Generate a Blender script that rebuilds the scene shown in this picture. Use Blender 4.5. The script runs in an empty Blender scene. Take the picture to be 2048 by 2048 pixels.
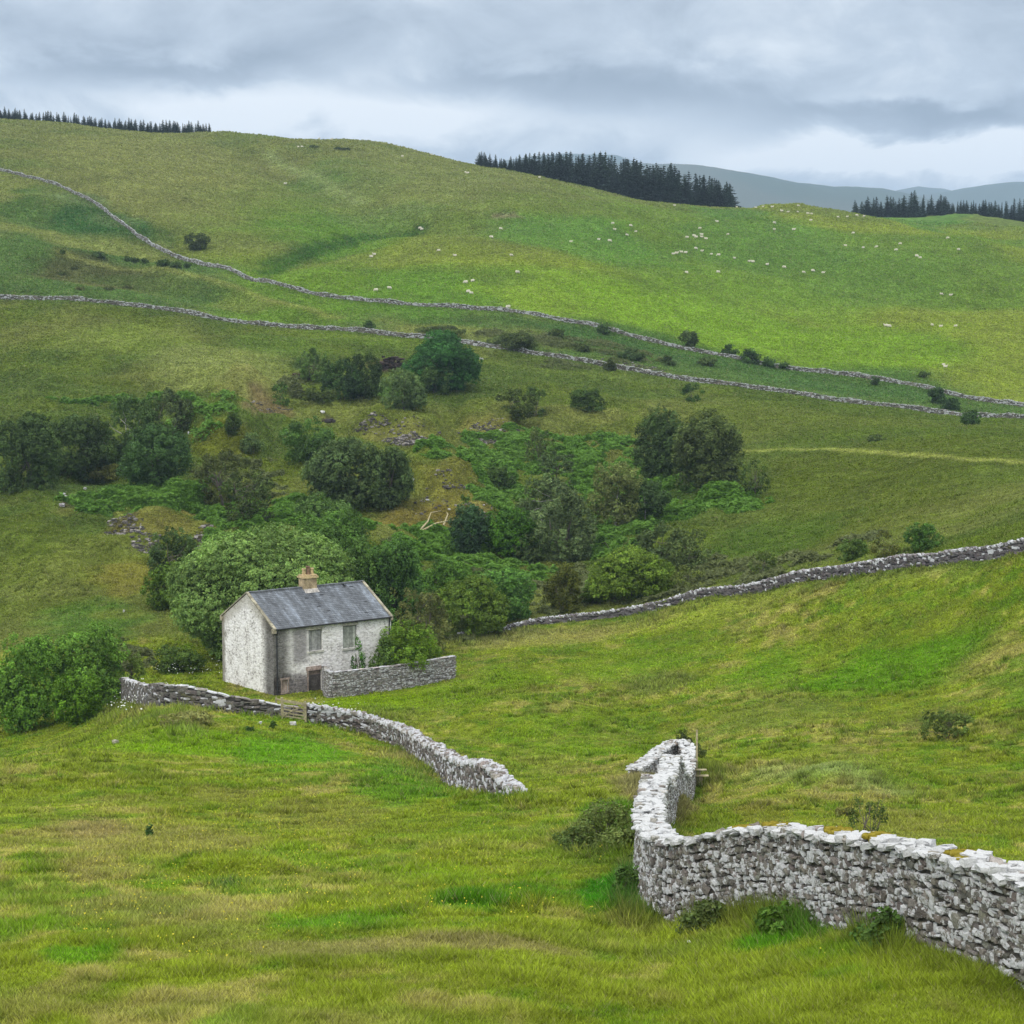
import bpy, math, random
import numpy as np
from mathutils import Vector

rng = np.random.default_rng(7)
random.seed(7)
scene = bpy.context.scene
COL = scene.collection

# ------------------------------------------------------------------ camera geometry
F_PX = 3800.0                       # focal length in pixels of the 2048 px photograph
PITCH = math.atan(384.0 / F_PX)     # camera looks down by this angle
CP, SP = math.cos(PITCH), math.sin(PITCH)

def ray(u, v):
    dx = (np.asarray(u, float) - 1024.0) / F_PX
    dy = (1024.0 - np.asarray(v, float)) / F_PX
    return dx, CP + dy * SP, -SP + dy * CP

def pt(u, v, Y):
    """pixel of the photograph + distance along the ground -> a point in the place"""
    dx, dy, dz = ray(u, v)
    k = np.asarray(Y, float) / dy
    return dx * k, np.asarray(Y, float) + 0 * k, dz * k

def project(x, y, z):
    f = y * CP - z * SP
    up = y * SP + z * CP
    return 1024 + F_PX * x / f, 1024 - F_PX * up / f

# ------------------------------------------------------------------ noise
def _hash(ix, iy, seed):
    h = (ix.astype(np.int64) * 374761393 + iy.astype(np.int64) * 668265263 + seed * 1442695041) & 0xFFFFFFFF
    h = ((h ^ (h >> 13)) * 1274126177) & 0xFFFFFFFF
    h = h ^ (h >> 16)
    return (h & 0xFFFF) / 65535.0

def vnoise(x, y, seed=0):
    x = np.asarray(x, float); y = np.asarray(y, float)
    ix = np.floor(x); iy = np.floor(y)
    fx = x - ix; fy = y - iy
    fx = fx * fx * (3 - 2 * fx); fy = fy * fy * (3 - 2 * fy)
    ix = ix.astype(np.int64); iy = iy.astype(np.int64)
    a = _hash(ix, iy, seed); b = _hash(ix + 1, iy, seed)
    c = _hash(ix, iy + 1, seed); d = _hash(ix + 1, iy + 1, seed)
    return (a + (b - a) * fx) * (1 - fy) + (c + (d - c) * fx) * fy

def fbm(x, y, seed=0, octaves=4, gain=0.5):
    s = 0.0; a = 1.0; t = 0.0
    for o in range(octaves):
        # turn each octave so that no grid direction shows
        ca, sa = math.cos(0.7 * o + 0.3), math.sin(0.7 * o + 0.3)
        s = s + a * vnoise(x * ca - y * sa + 17.3 * o, x * sa + y * ca - 9.1 * o, seed + o)
        t += a; a *= gain; x = x * 2.03; y = y * 2.03
    return s / t

# ------------------------------------------------------------------ terrain control points (u, v, Y)
CPTS = {
 -620: [(1970,28),(1700,50),(1530,92),(1400,160),(1200,200),(1000,245),(800,320),(600,395),(400,510),(260,640),(205,790),(230,900)],
 2680: [(2000,24.5),(1860,36),(1700,53),(1500,80),(1300,106),(1080,126),(1000,158),(900,235),(830,350),(760,425),(600,510),(500,650),(455,820),(490,960)],
 -250: [(1960,28),(1810,38),(1700,50),(1600,68),(1520,92),(1535,112),(1490,135),(1400,160),(1310,180),(1200,200),(1100,220),(1020,240),(960,256),(900,275),(850,296),(780,326),(700,356),(590,398),(500,450),(420,500),(320,565),(270,640),(235,730),(215,790),(235,880),(300,1150)],
 120: [(1940,29),(1800,39.5),(1700,50.5),(1600,67),(1500,92),(1522,108),(1490,126),(1410,155),(1300,176),(1200,196),(1100,216),(1022,236),(960,252),(900,270),(850,290),(780,320),(700,350),(600,392),(520,440),(440,490),(368,548),(310,620),(265,700),(245,765),(262,860),(330,1150)],
 312: [(1415,122),(1395,140)],
 450: [(1930,29.5),(1800,39.5),(1700,51),(1600,69),(1500,96),(1425,121),(1392,142),(1362,156),(1300,172),(1200,194),(1100,217),(1000,244),(900,272),(800,308),(740,334),(700,354),(637,390),(570,428),(535,452),(480,492),(400,565),(330,650),(290,715),(265,775),(285,860),(345,1150)],
 600: [(1500,98),(1441,121),(1398,144),(1375,152)],
 680: [(1457,122),(1400,143)],
 750: [(1930,29.5),(1800,39.5),(1700,51),(1600,68.5),(1520,90),(1472,121.5),(1430,132),(1390,145),(1360,155),(1300,170),(1200,192),(1100,216),(1000,242),(900,277),(800,325),(740,352),(667,388),(612,420),(540,467),(460,527),(400,592),(340,670),(302,730),(284,780),(305,870),(375,1150)],
 850: [(1600,67),(1528,103),(1480,120)],
 900: [(1568,85),(1520,108)],
 1050: [(1930,29.5),(1800,39.5),(1700,50.5),(1630,60.5),(1585,68),(1594,82),(1560,98),(1500,115),(1400,136),(1300,162),(1245,182),(1190,200),(1150,212),(1050,242),(950,275),(870,305),(800,335),(740,362),(705,382),(660,402),(632,416),(560,455),(480,510),(420,570),(380,630),(358,690),(345,745),(372,850),(430,1150)],
 1200: [(1840,37.5),(1700,50),(1620,61),(1565,72),(1585,86),(1545,100),(1500,115)],
 1300: [(1845,38),(1760,44),(1640,57),(1552,76),(1576,88),(1545,96)],
 1386: [(1680,57),(1620,82),(1586,93),(1531,98.5),(1512,104)],
 1350: [(1925,31),(1846,37.2),(1650,66),(1500,113),(1400,134),(1300,155),(1210,177),(1170,192),(1100,213),(1000,248),(900,290),(830,325),(755,377),(684,417),(600,465),(520,525),(460,580),(430,622),(405,680),(430,800),(500,1150)],
 1500: [(1920,30),(1827,35),(1690,52),(1600,76),(1500,104),(1400,128),(1300,149),(1195,171)],
 1633: [(1920,29),(1845,32.5),(1690,56)],
 1650: [(1600,76),(1500,100),(1400,123),(1300,143),(1155,166),(1080,195),(1000,228),(900,278),(850,312),(800,366),(745,413),(680,455),(600,505),(520,565),(470,608),(440,655),(420,712),(445,850),(520,1150)],
 1000: [(1268,178)],
 1100: [(1246,181)],
 1400: [(1195,176)],
 1600: [(1162,168)],
 1700: [(1150,163)],
 1800: [(1135,157),(1300,136)],
 2060: [(1100,145)],
 1740: [(1872,30.5),(1720,50)],
 1928: [(1909,28),(1760,44),(1690,58),(1600,77),(1500,97),(1400,114),(1300,130),(1210,141),(1120,151),(1050,177),(950,222),(880,268),(846,332),(812,382),(740,425),(640,485),(560,535),(500,585),(466,645),(492,720),(440,810),(427,850),(455,960),(540,1150)],
 2300: [(1970,26),(1820,40),(1690,56),(1500,87),(1400,103),(1300,116),(1080,138),(1000,170),(920,220),(870,270),(850,335),(825,385),(760,425),(660,485),(580,535),(525,585),(490,645),(512,720),(455,810),(440,850),(475,960),(560,1150)],
}
G0 = 15.0
KS = 4.0
_c = []
for u, lst in CPTS.items():
    for v, Y in lst:
        x, y, z = pt(u, v, Y)
        g = math.sqrt(y * y + G0 * G0)
        _c.append((x / g, math.log(g), z / g))
# the bank under the photographer's feet
for s in (-0.5, -0.25, 0.0, 0.25, 0.5):
    _c.append((s, math.log(G0), -1.75 / G0))
    _c.append((s, math.log(18.0), -5.6 / 18))
    _c.append((s, math.log(1500.0), -0.01 + 0.01 * (s < 0)))
_c = np.array(_c)
def _phi(r2):
    return 0.5 * r2 * np.log(r2 + 1e-12)
def _dist2(a, b):
    return ((a[:, None, 0] - b[None, :, 0]) * KS) ** 2 + (a[:, None, 1] - b[None, :, 1]) ** 2
_n = len(_c)
_A = np.zeros((_n + 3, _n + 3))
_A[:_n, :_n] = _phi(_dist2(_c, _c)) + np.eye(_n) * 2e-4
_P = np.c_[np.ones(_n), _c[:, 0] * KS, _c[:, 1]]
_A[:_n, _n:] = _P; _A[_n:, :_n] = _P.T
_w = np.linalg.solve(_A, np.r_[_c[:, 2], 0, 0, 0])

NS, NG = 760, 1040
S0, S1 = -0.46, 0.46
L0, L1 = math.log(G0), math.log(1500.0)
sg = np.linspace(S0, S1, NS); lg = np.linspace(L0, L1, NG)
# the thin plate is smooth: solve it coarsely, then refine bilinearly -> bicubic by oversampling
def _eval(sv, lv):
    out = np.empty(len(sv))
    for i in range(0, len(sv), 20000):
        q = np.c_[sv[i:i+20000], lv[i:i+20000]]
        out[i:i+20000] = _phi(_dist2(q, _c)) @ _w[:_n] + _w[_n] + _w[_n+1] * q[:, 0] * KS + _w[_n+2] * q[:, 1]
    return out
SS, LL = np.meshgrid(sg, lg, indexing='ij')
# evaluate on a half-density grid and upsample (keeps the script quick)
_s2 = np.linspace(S0, S1, NS // 2); _l2 = np.linspace(L0, L1, NG // 2)
_a, _b = np.meshgrid(_s2, _l2, indexing='ij')
_T = _eval(_a.ravel(), _b.ravel()).reshape(_a.shape)
def _bilin(T, s0, s1, l0, l1, s, l):
    n, m = T.shape
    fs = np.clip((s - s0) / (s1 - s0) * (n - 1), 0, n - 1.001); fl = np.clip((l - l0) / (l1 - l0) * (m - 1), 0, m - 1.001)
    i = fs.astype(int); j = fl.astype(int); fs = fs - i; fl = fl - j
    return (T[i, j] * (1 - fs) * (1 - fl) + T[i+1, j] * fs * (1 - fl) + T[i, j+1] * (1 - fs) * fl + T[i+1, j+1] * fs * fl)
_T = _bilin(_T, S0, S1, L0, L1, SS, LL)
GG = np.exp(LL)
GX = SS * GG
GY = np.sqrt(np.maximum(GG * GG - G0 * G0, 0))
GZ0 = _T * GG
GZ = GZ0.copy()

def hz(x, y):
    """height of the ground at (x, y)"""
    x = np.asarray(x, float); y = np.asarray(y, float)
    g = np.sqrt(y * y + G0 * G0)
    return _bilin(GZ, S0, S1, L0, L1, x / g, np.log(g))

def ground(u, v, lo=20.0, hi=900.0):
    """where the sight line through a pixel first meets the ground"""
    dx, dy, dz = ray(u, v)
    ys = np.exp(np.linspace(math.log(lo), math.log(hi), 3000))
    k = ys / dy
    d = dz * k - hz(dx * k, ys)
    idx = np.nonzero(d <= 0)[0]
    i = idx[0] if len(idx) else int(np.argmin(d))
    Y = ys[i]
    return float(dx / dy * Y), float(Y), float(hz(dx / dy * Y, Y))
# ------------------------------------------------------------------ small helpers
KALB = 0.60
def lin(c):
    c = np.asarray(c, float) / 255.0
    return np.where(c <= 0.04045, c / 12.92, ((c + 0.055) / 1.055) ** 2.4)
def alb(r, g, b):
    """surface colour from a photographed value under the soft overcast light"""
    return lin((r, g, b)) * KALB

D = 2048.0 / 1932.0                 # the sheet on which positions were noted was 1932 px wide
def gd(u, v, **k): return ground(u * D, v * D, **k)

def smooth(a, b, x):
    t = np.clip((x - a) / (b - a), 0, 1)
    return t * t * (3 - 2 * t)

def tag(o, label=None, cat=None, group=None, kind=None):
    if label: o['label'] = label
    if cat: o['category'] = cat
    if group: o['group'] = group
    if kind: o['kind'] = kind
    return o

def empty(name, loc=(0, 0, 0), rz=0.0):
    o = bpy.data.objects.new(name, None)
    o.empty_display_size = 0.3
    o.location = loc; o.rotation_euler = (0, 0, rz)
    COL.objects.link(o)
    return o

def mesh_np(name, verts, faces, col=None, smooth_shade=False):
    """verts (n,3); faces: (m,k) array or list of such arrays; col (n,3|4)"""
    verts = np.ascontiguousarray(verts, np.float32)
    if not isinstance(faces, list): faces = [faces]
    faces = [np.asarray(f, np.int32) for f in faces if len(f)]
    me = bpy.data.meshes.new(name)
    me.vertices.add(len(verts)); me.vertices.foreach_set('co', verts.ravel())
    loops = np.concatenate([f.ravel() for f in faces])
    tot = np.concatenate([np.full(len(f), f.shape[1], np.int32) for f in faces])
    start = np.concatenate([[0], np.cumsum(tot)[:-1]]).astype(np.int32)
    me.loops.add(len(loops)); me.loops.foreach_set('vertex_index', loops)
    me.polygons.add(len(tot)); me.polygons.foreach_set('loop_start', start)
    me.polygons.foreach_set('use_smooth', np.full(len(tot), smooth_shade, bool))
    me.update(calc_edges=True)
    if col is not None:
        col = np.asarray(col, np.float32)
        if col.shape[1] == 3: col = np.c_[col, np.ones(len(col), np.float32)]
        a = me.attributes.new('Col', 'FLOAT_COLOR', 'POINT')
        a.data.foreach_set('color', np.ascontiguousarray(col, np.float32).ravel())
    return me

def link(name, me, mat=None, parent=None, loc=None):
    o = bpy.data.objects.new(name, me); COL.objects.link(o)
    if mat is not None:
        for m in (mat if isinstance(mat, (list, tuple)) else [mat]): me.materials.append(m)
    if parent is not None: o.parent = parent
    if loc is not None: o.location = loc
    return o

# ------------------------------------------------------------------ node helper
class NT:
    def __init__(self, mat):
        mat.use_nodes = True
        self.t = mat.node_tree; self.t.nodes.clear()
    def n(self, typ, **kw):
        nd = self.t.nodes.new(typ)
        for k, v in kw.items():
            if k == 'ins':
                for i, val in v.items():
                    if hasattr(val, 'is_output'): self.t.links.new(val, nd.inputs[i])
                    else: nd.inputs[i].default_value = val
            else: setattr(nd, k, v)
        return nd
    def l(self, a, b): self.t.links.new(a, b)
    def math(self, op, a, b=0.0, c=None, clamp=False):
        ins = {0: a, 1: b}
        if c is not None: ins[2] = c
        return self.n('ShaderNodeMath', operation=op, use_clamp=clamp, ins=ins).outputs[0]
    def noise(self, vec, scale, detail=3.0, rough=0.55, dist=0.0, out=0):
        nd = self.n('ShaderNodeTexNoise', ins={'Scale': scale, 'Detail': detail, 'Roughness': rough, 'Distortion': dist})
        self.l(vec, nd.inputs['Vector']); return nd.outputs[out]
    def ramp(self, fac, stops, interp='LINEAR'):
        nd = self.n('ShaderNodeValToRGB'); cr = nd.color_ramp; cr.interpolation = interp
        while len(cr.elements) < len(stops): cr.elements.new(0.5)
        for e, (p, c) in zip(cr.elements, stops):
            e.position = p; e.color = (*c, 1.0) if len(c) == 3 else c
        self.l(fac, nd.inputs[0]); return nd.outputs[0]
    def mapr(self, x, a, b, c=0.0, d=1.0, smoothstep=True):
        nd = self.n('ShaderNodeMapRange', interpolation_type='SMOOTHSTEP' if smoothstep else 'LINEAR', ins={1: a, 2: b, 3: c, 4: d})
        self.l(x, nd.inputs[0]); return nd.outputs[0]
    def mix(self, fac, a, b, blend='MIX'):
        nd = self.n('ShaderNodeMix', data_type='RGBA', blend_type=blend)
        for sock, val in ((nd.inputs[0], fac), (nd.inputs[6], a), (nd.inputs[7], b)):
            if hasattr(val, 'is_output'): self.l(val, sock)
            else: sock.default_value = val if not isinstance(val, tuple) or len(val) == 4 else (*val, 1.0)
        return nd.outputs[2]
    def bsdf(self, col, rough=0.9, spec=0.2, normal=None, sheen=0.0):
        nd = self.n('ShaderNodeBsdfPrincipled', ins={'Roughness': rough, 'Specular IOR Level': spec})
        if hasattr(col, 'is_output'): self.l(col, nd.inputs['Base Color'])
        else: nd.inputs['Base Color'].default_value = (*col[:3], 1)
        if normal is not None: self.l(normal, nd.inputs['Normal'])
        return nd
    def out(self, sh):
        o = self.n('ShaderNodeOutputMaterial'); self.l(sh.outputs[0], o.inputs[0]); return o
    def bump(self, h, strength=0.4, dist=0.1):
        nd = self.n('ShaderNodeBump', ins={'Strength': strength, 'Distance': dist})
        self.l(h, nd.inputs['Height']); return nd.outputs[0]
    def attr(self, name='Col', typ='GEOMETRY'):
        return self.n('ShaderNodeAttribute', attribute_name=name, attribute_type=typ)

def new_mat(name):
    m = bpy.data.materials.new(name); return m, NT(m)

# ------------------------------------------------------------------ lines of the dry stone walls (noted positions)
def path_uvY(lst):
    """(u, v base, Y) -> ground polyline"""
    P = []
    for u, v, Y in lst:
        x, y, z = pt(u, v, Y); P.append((float(x), float(y)))
    return np.array(P)

WALL_UP = [(-260,262,640),(-60,318,585),(120,378,545),(200,412,520),(300,462,488),(380,512,470),(480,560,448),(600,595,432),(700,618,425),(820,634,419),(930,634,419),(1050,643,416),(1200,665,414),(1350,691,412),(1500,720,412),(1650,751,410),(1780,784,402),(1860,806,398),(1928,828,392),(2120,880,375)]
WALL_MID = [(-260,585,398),(-60,598,396),(120,611,393),(300,637,392),(450,656,390),(600,664,391),(700,675,389),(850,688,386),(930,696,385),(1000,712,382),(1150,742,378),(1300,756,376),(1450,776,373),(1600,799,370),(1750,825,366),(1928,856,360),(2120,893,350)]
WALL_LOW = [(915,1285,176),(1000,1268,178),(1100,1246,181),(1200,1233,180),(1300,1214,178),(1400,1195,176),(1500,1180,173),(1600,1162,168),(1700,1150,163),(1800,1135,157),(1928,1118,151),(2060,1100,145),(2200,1082,140)]
WALL_LEFT_A = [(240,1440,150),(275,1425,136),(312,1410,122.5),(380,1416,121.5),(450,1424,121),(510,1431,121.4),(566,1437,121.6),(604,1441,122)]
WALL_LEFT_B = [(612,1442,121),(680,1455,122),(740,1470,121.5),(800,1498,116),(850,1527,104),(900,1566,86),(945,1588,76),(990,1592,70.5),(1040,1600,66.8)]
WALL_NEAR = [(2640,2030,22.2),(2400,1996,23.6),(2180,1962,25.2),(2048,1938,26.5),(1918,1909,28),(1740,1872,30.5),(1633,1846,32.6),(1497,1828,35.2),(1400,1832,36.8),(1338,1828,38.6),(1308,1806,40.6),(1296,1768,43.5),(1298,1722,48.5),(1312,1672,57),(1330,1640,67),(1350,1618,80),(1376,1586,93),(1378,1535,98),(1344,1529,99),(1314,1548,95.5),(1287,1575,89.5),(1268,1590,86)]
GARDEN = [(657,1393,144.5),(700,1388,145.6),(780,1376,147.6),(850,1363,149.6),(908,1349,151.6)]

def ypath(lst):
    P = path_uvY(lst); s = P[:, 0] / P[:, 1]; o = np.argsort(s); return s[o], P[o, 1]
_su, _yu = ypath(WALL_UP); _sm, _ym = ypath(WALL_MID); _sl, _yl = ypath(WALL_LOW)

def seg_dist(x, y, P):
    """distance of points to polyline P"""
    best = np.full(x.shape, 1e9)
    for (ax, ay), (bx, by) in zip(P[:-1], P[1:]):
        ddx, ddy = bx - ax, by - ay
        t = np.clip(((x - ax) * ddx + (y - ay) * ddy) / (ddx * ddx + ddy * ddy + 1e-9), 0, 1)
        best = np.minimum(best, np.hypot(x - ax - t * ddx, y - ay - t * ddy))
    return best
def line_d(pts): return np.array([gd(u, v)[:2] for u, v in pts])

def blob(u, v, ru, rv):
    cx, cy, _ = gd(u, v)
    rx = ru * D * cy / F_PX
    ya = gd(u, v - rv)[1]; yb = gd(u, v + rv)[1]
    ry = min(max((ya - yb) / 2, 0.6 * rx * 0.3, 0.4), cy * 0.35)
    return cx, cy, rx, ry
def blob_w(x, y, b, warp=0.45):
    cx, cy, rx, ry = b
    w = np.zeros(x.shape)
    a = cx / cy
    xs = x - a * (y - cy)               # ellipse sheared along the view line
    m = (np.abs(xs - cx) < rx * 1.8) & (np.abs(y - cy) < ry * 1.8)
    if m.any():
        xx = x[m]; yy = y[m]
        d = np.hypot((xs[m] - cx) / rx, (yy - cy) / ry)
        d = d + (fbm(xx / rx * 1.7 + cx, yy / rx * 1.7 + cy, 31, 3) - 0.5) * warp * 2
        w[m] = 1 - smooth(0.55, 1.15, d)
    return w

# ------------------------------------------------------------------ relief: gullies, terraces, spoil heaps
g_quarry = smooth(188, 215, GY) * (1 - smooth(320, 350, GY)) * (1 - 0.75 * smooth(0.09, 0.14, SS))
g_near = 1 - smooth(120, 190, GY)
g_far = smooth(370, 420, GY)
rel = (fbm(GX / 9, GY / 9, 3, 4) - 0.5)
GZ += rel * 4.2 * g_quarry
GZ += (fbm(GX / 3.2, GY / 3.2, 8, 3) - 0.5) * 0.9 * g_quarry
GZ += (fbm(GX / 7, GY / 7, 11, 3) - 0.5) * 0.11 * g_near + (fbm(GX / 1.6, GY / 1.6, 12, 3) - 0.5) * 0.08 * g_near
GZ += (fbm(GX / 38, GY / 38, 14, 4) - 0.5) * 3.2 * g_far
GZ += (fbm(GX / 7, GY / 7, 15, 3) - 0.5) * 0.45 * g_far
mid = smooth(195, 240, GY) * (1 - g_far) * (1 - g_quarry)
GZ += (fbm(GX / 13, GY / 7, 17, 4) - 0.5) * 1.3 * mid
# sheep terracettes across the slopes: narrow ledges following the contour
GZ += np.sin(GZ0 * 3.1 + 2.2 * fbm(GX / 30, GY / 30, 19, 2)) * 0.10 * mid * smooth(0.3, 0.6, fbm(GX / 45, GY / 45, 20, 3))

GULLIES = [  # (points, width m, depth m)
    ([(455,280),(505,288),(545,312),(600,345),(650,366),(700,400),(770,425)], 14, -3.2),
    ([(380,252),(440,275),(480,283)], 10, -1.5),
    ([(495,515),(560,490),(640,462),(700,447),(790,436)], 6, -1.3),
    ([(500,500),(580,478),(660,455)], 5, -0.9),
    ([(900,425),(960,405),(1010,408)], 6, -1.2),
    ([(1210,405),(1300,430),(1330,445)], 10, -1.2),
    ([(1150,470),(1320,475),(1480,500),(1600,530),(1815,570)], 16, -1.2),
    ([(118,400),(200,440),(290,470)], 18, -2.5),
    ([(115,478),(240,497),(330,515),(450,545),(560,578)], 5, 0.9),
    ([(115,500),(300,530),(450,560),(520,590)], 12, -1.8),
]
for pts, wd, dp in GULLIES:
    P = line_d(pts); dd = seg_dist(GX, GY, P)
    GZ += 1.6 * dp * np.exp(-(dd / wd) ** 2)
MOUNDS = [  # (u, v, ru, rv, height) spoil heaps of the old quarry, then bumps in the fields
    (760,815,105,26,3.0),(700,800,40,14,1.8),(925,800,70,18,2.8),(835,905,90,40,3.6),(880,960,70,26,1.6),(790,975,70,26,1.0),
    (415,815,85,38,3.6),(360,950,70,22,2.4),(250,985,110,22,1.2),(475,735,50,20,2.2),(440,700,60,14,1.0),(330,710,60,10,0.8),
    (300,725,45,10,0.7),(560,745,70,14,-2.2),(700,690,60,14,-1.6),(230,880,110,22,-1.8),(1050,778,70,8,1.0),
    (1600,1465,120,22,0.5),(350,1360,40,8,0.5),(1480,385,60,10,1.6),(980,410,60,10,1.5),
    (1000,1350,160,40,0.5),(430,1640,120,18,0.3),
]
for u, v, ru, rv, h in MOUNDS:
    GZ += h * blob_w(GX, GY, blob(u, v, ru, rv), 0.25)
# keep the ground under the house level-headed
HX0, HY0, HZ0 = [float(t) for t in pt(548, 1392, 146)]
LX, LY = math.sin(math.radians(52.6)), math.cos(math.radians(52.6))
WX, WY = -LY, LX
HL, HW, HE, HR = 11.0, 8.2, 5.25, 2.3
_tl = (GX - HX0) * LX + (GY - HY0) * LY; _tw = (GX - HX0) * WX + (GY - HY0) * WY
_in = smooth(-4, -1, _tl) * (1 - smooth(HL + 1, HL + 4, _tl)) * smooth(-4, -1, _tw) * (1 - smooth(HW + 1, HW + 4, _tw))
GZ = GZ * (1 - _in) + (HZ0 + (GZ - HZ0) * 0.15) * _in

# ------------------------------------------------------------------ colours of the sward: zones, then brighter and darker patches
PAST = alb(106,134,46); PAST_Y = alb(128,144,50); MOOR = alb(116,124,64); MOOR_G = alb(94,114,50)
MEAD = alb(126,142,36); STRAW = alb(166,160,84); LUSH = alb(92,130,22); TAN = alb(146,132,60); OLIVE = alb(92,108,32)
DGRN = alb(52,84,34); BRAKE = alb(58,108,24); EARTH = alb(66,54,46); SCREE = alb(118,108,100); SAGE = alb(132,146,88)
SPAT = alb(150,168,110); BROWN = alb(118,106,52)

sx = GX / np.maximum(GY, 1.0)
yu = np.interp(sx, _su, _yu); ym = np.interp(sx, _sm, _ym); yl = np.interp(sx, _sl, _yl)
above_u = smooth(-1.0, 1.0, GY - yu); above_m = smooth(-1.0, 1.0, GY - ym)
n1 = fbm(GX / 30, GY / 30, 41, 4); n2 = fbm(GX / 9, GY / 9, 42, 4); n3 = fbm(GX / 2.6, GY / 2.6, 43, 3); n4 = fbm(GX / 80, GY / 80, 44, 3)
def L3(a, b, w): return a * (1 - w[..., None]) + b * w[..., None]
GC = np.zeros(GX.shape + (3,)) + MEAD
# near meadow
GC = L3(GC, STRAW, 0.75 * smooth(0.49, 0.62, 0.55 * fbm(GX / 4, GY / 7, 46, 4) + 0.45 * fbm(GX / 0.9, GY / 1.4, 48, 3)))
GC = L3(GC, LUSH, 0.75 * smooth(0.50, 0.64, 0.5 * fbm(GX / 3, GY / 5, 45, 4) + 0.5 * fbm(GX / 0.8, GY / 1.2, 49, 3)))
GC = L3(GC, OLIVE, 0.55 * smooth(0.52, 0.66, n3))
# quarry hollow and the slopes beyond it
w = smooth(0, 1, (GY - np.minimum(yl, 182)) / 4.0)
QB = L3(np.zeros_like(GC) + alb(84,104,38), alb(110,120,54), smooth(0.42, 0.62, n1))
QB = L3(QB, OLIVE, 0.7 * smooth(0.5, 0.66, n2))
QB = L3(QB, alb(84,104,30), 0.75 * smooth(0.08, 0.16, sx) * smooth(190, 230, GY))
GC = L3(GC, QB, w)
# strip between the two hill walls
ST = L3(np.zeros_like(GC) + alb(84,112,50), alb(120,130,66), smooth(0.45, 0.65, n1))
GC = L3(GC, ST, above_m)
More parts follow.
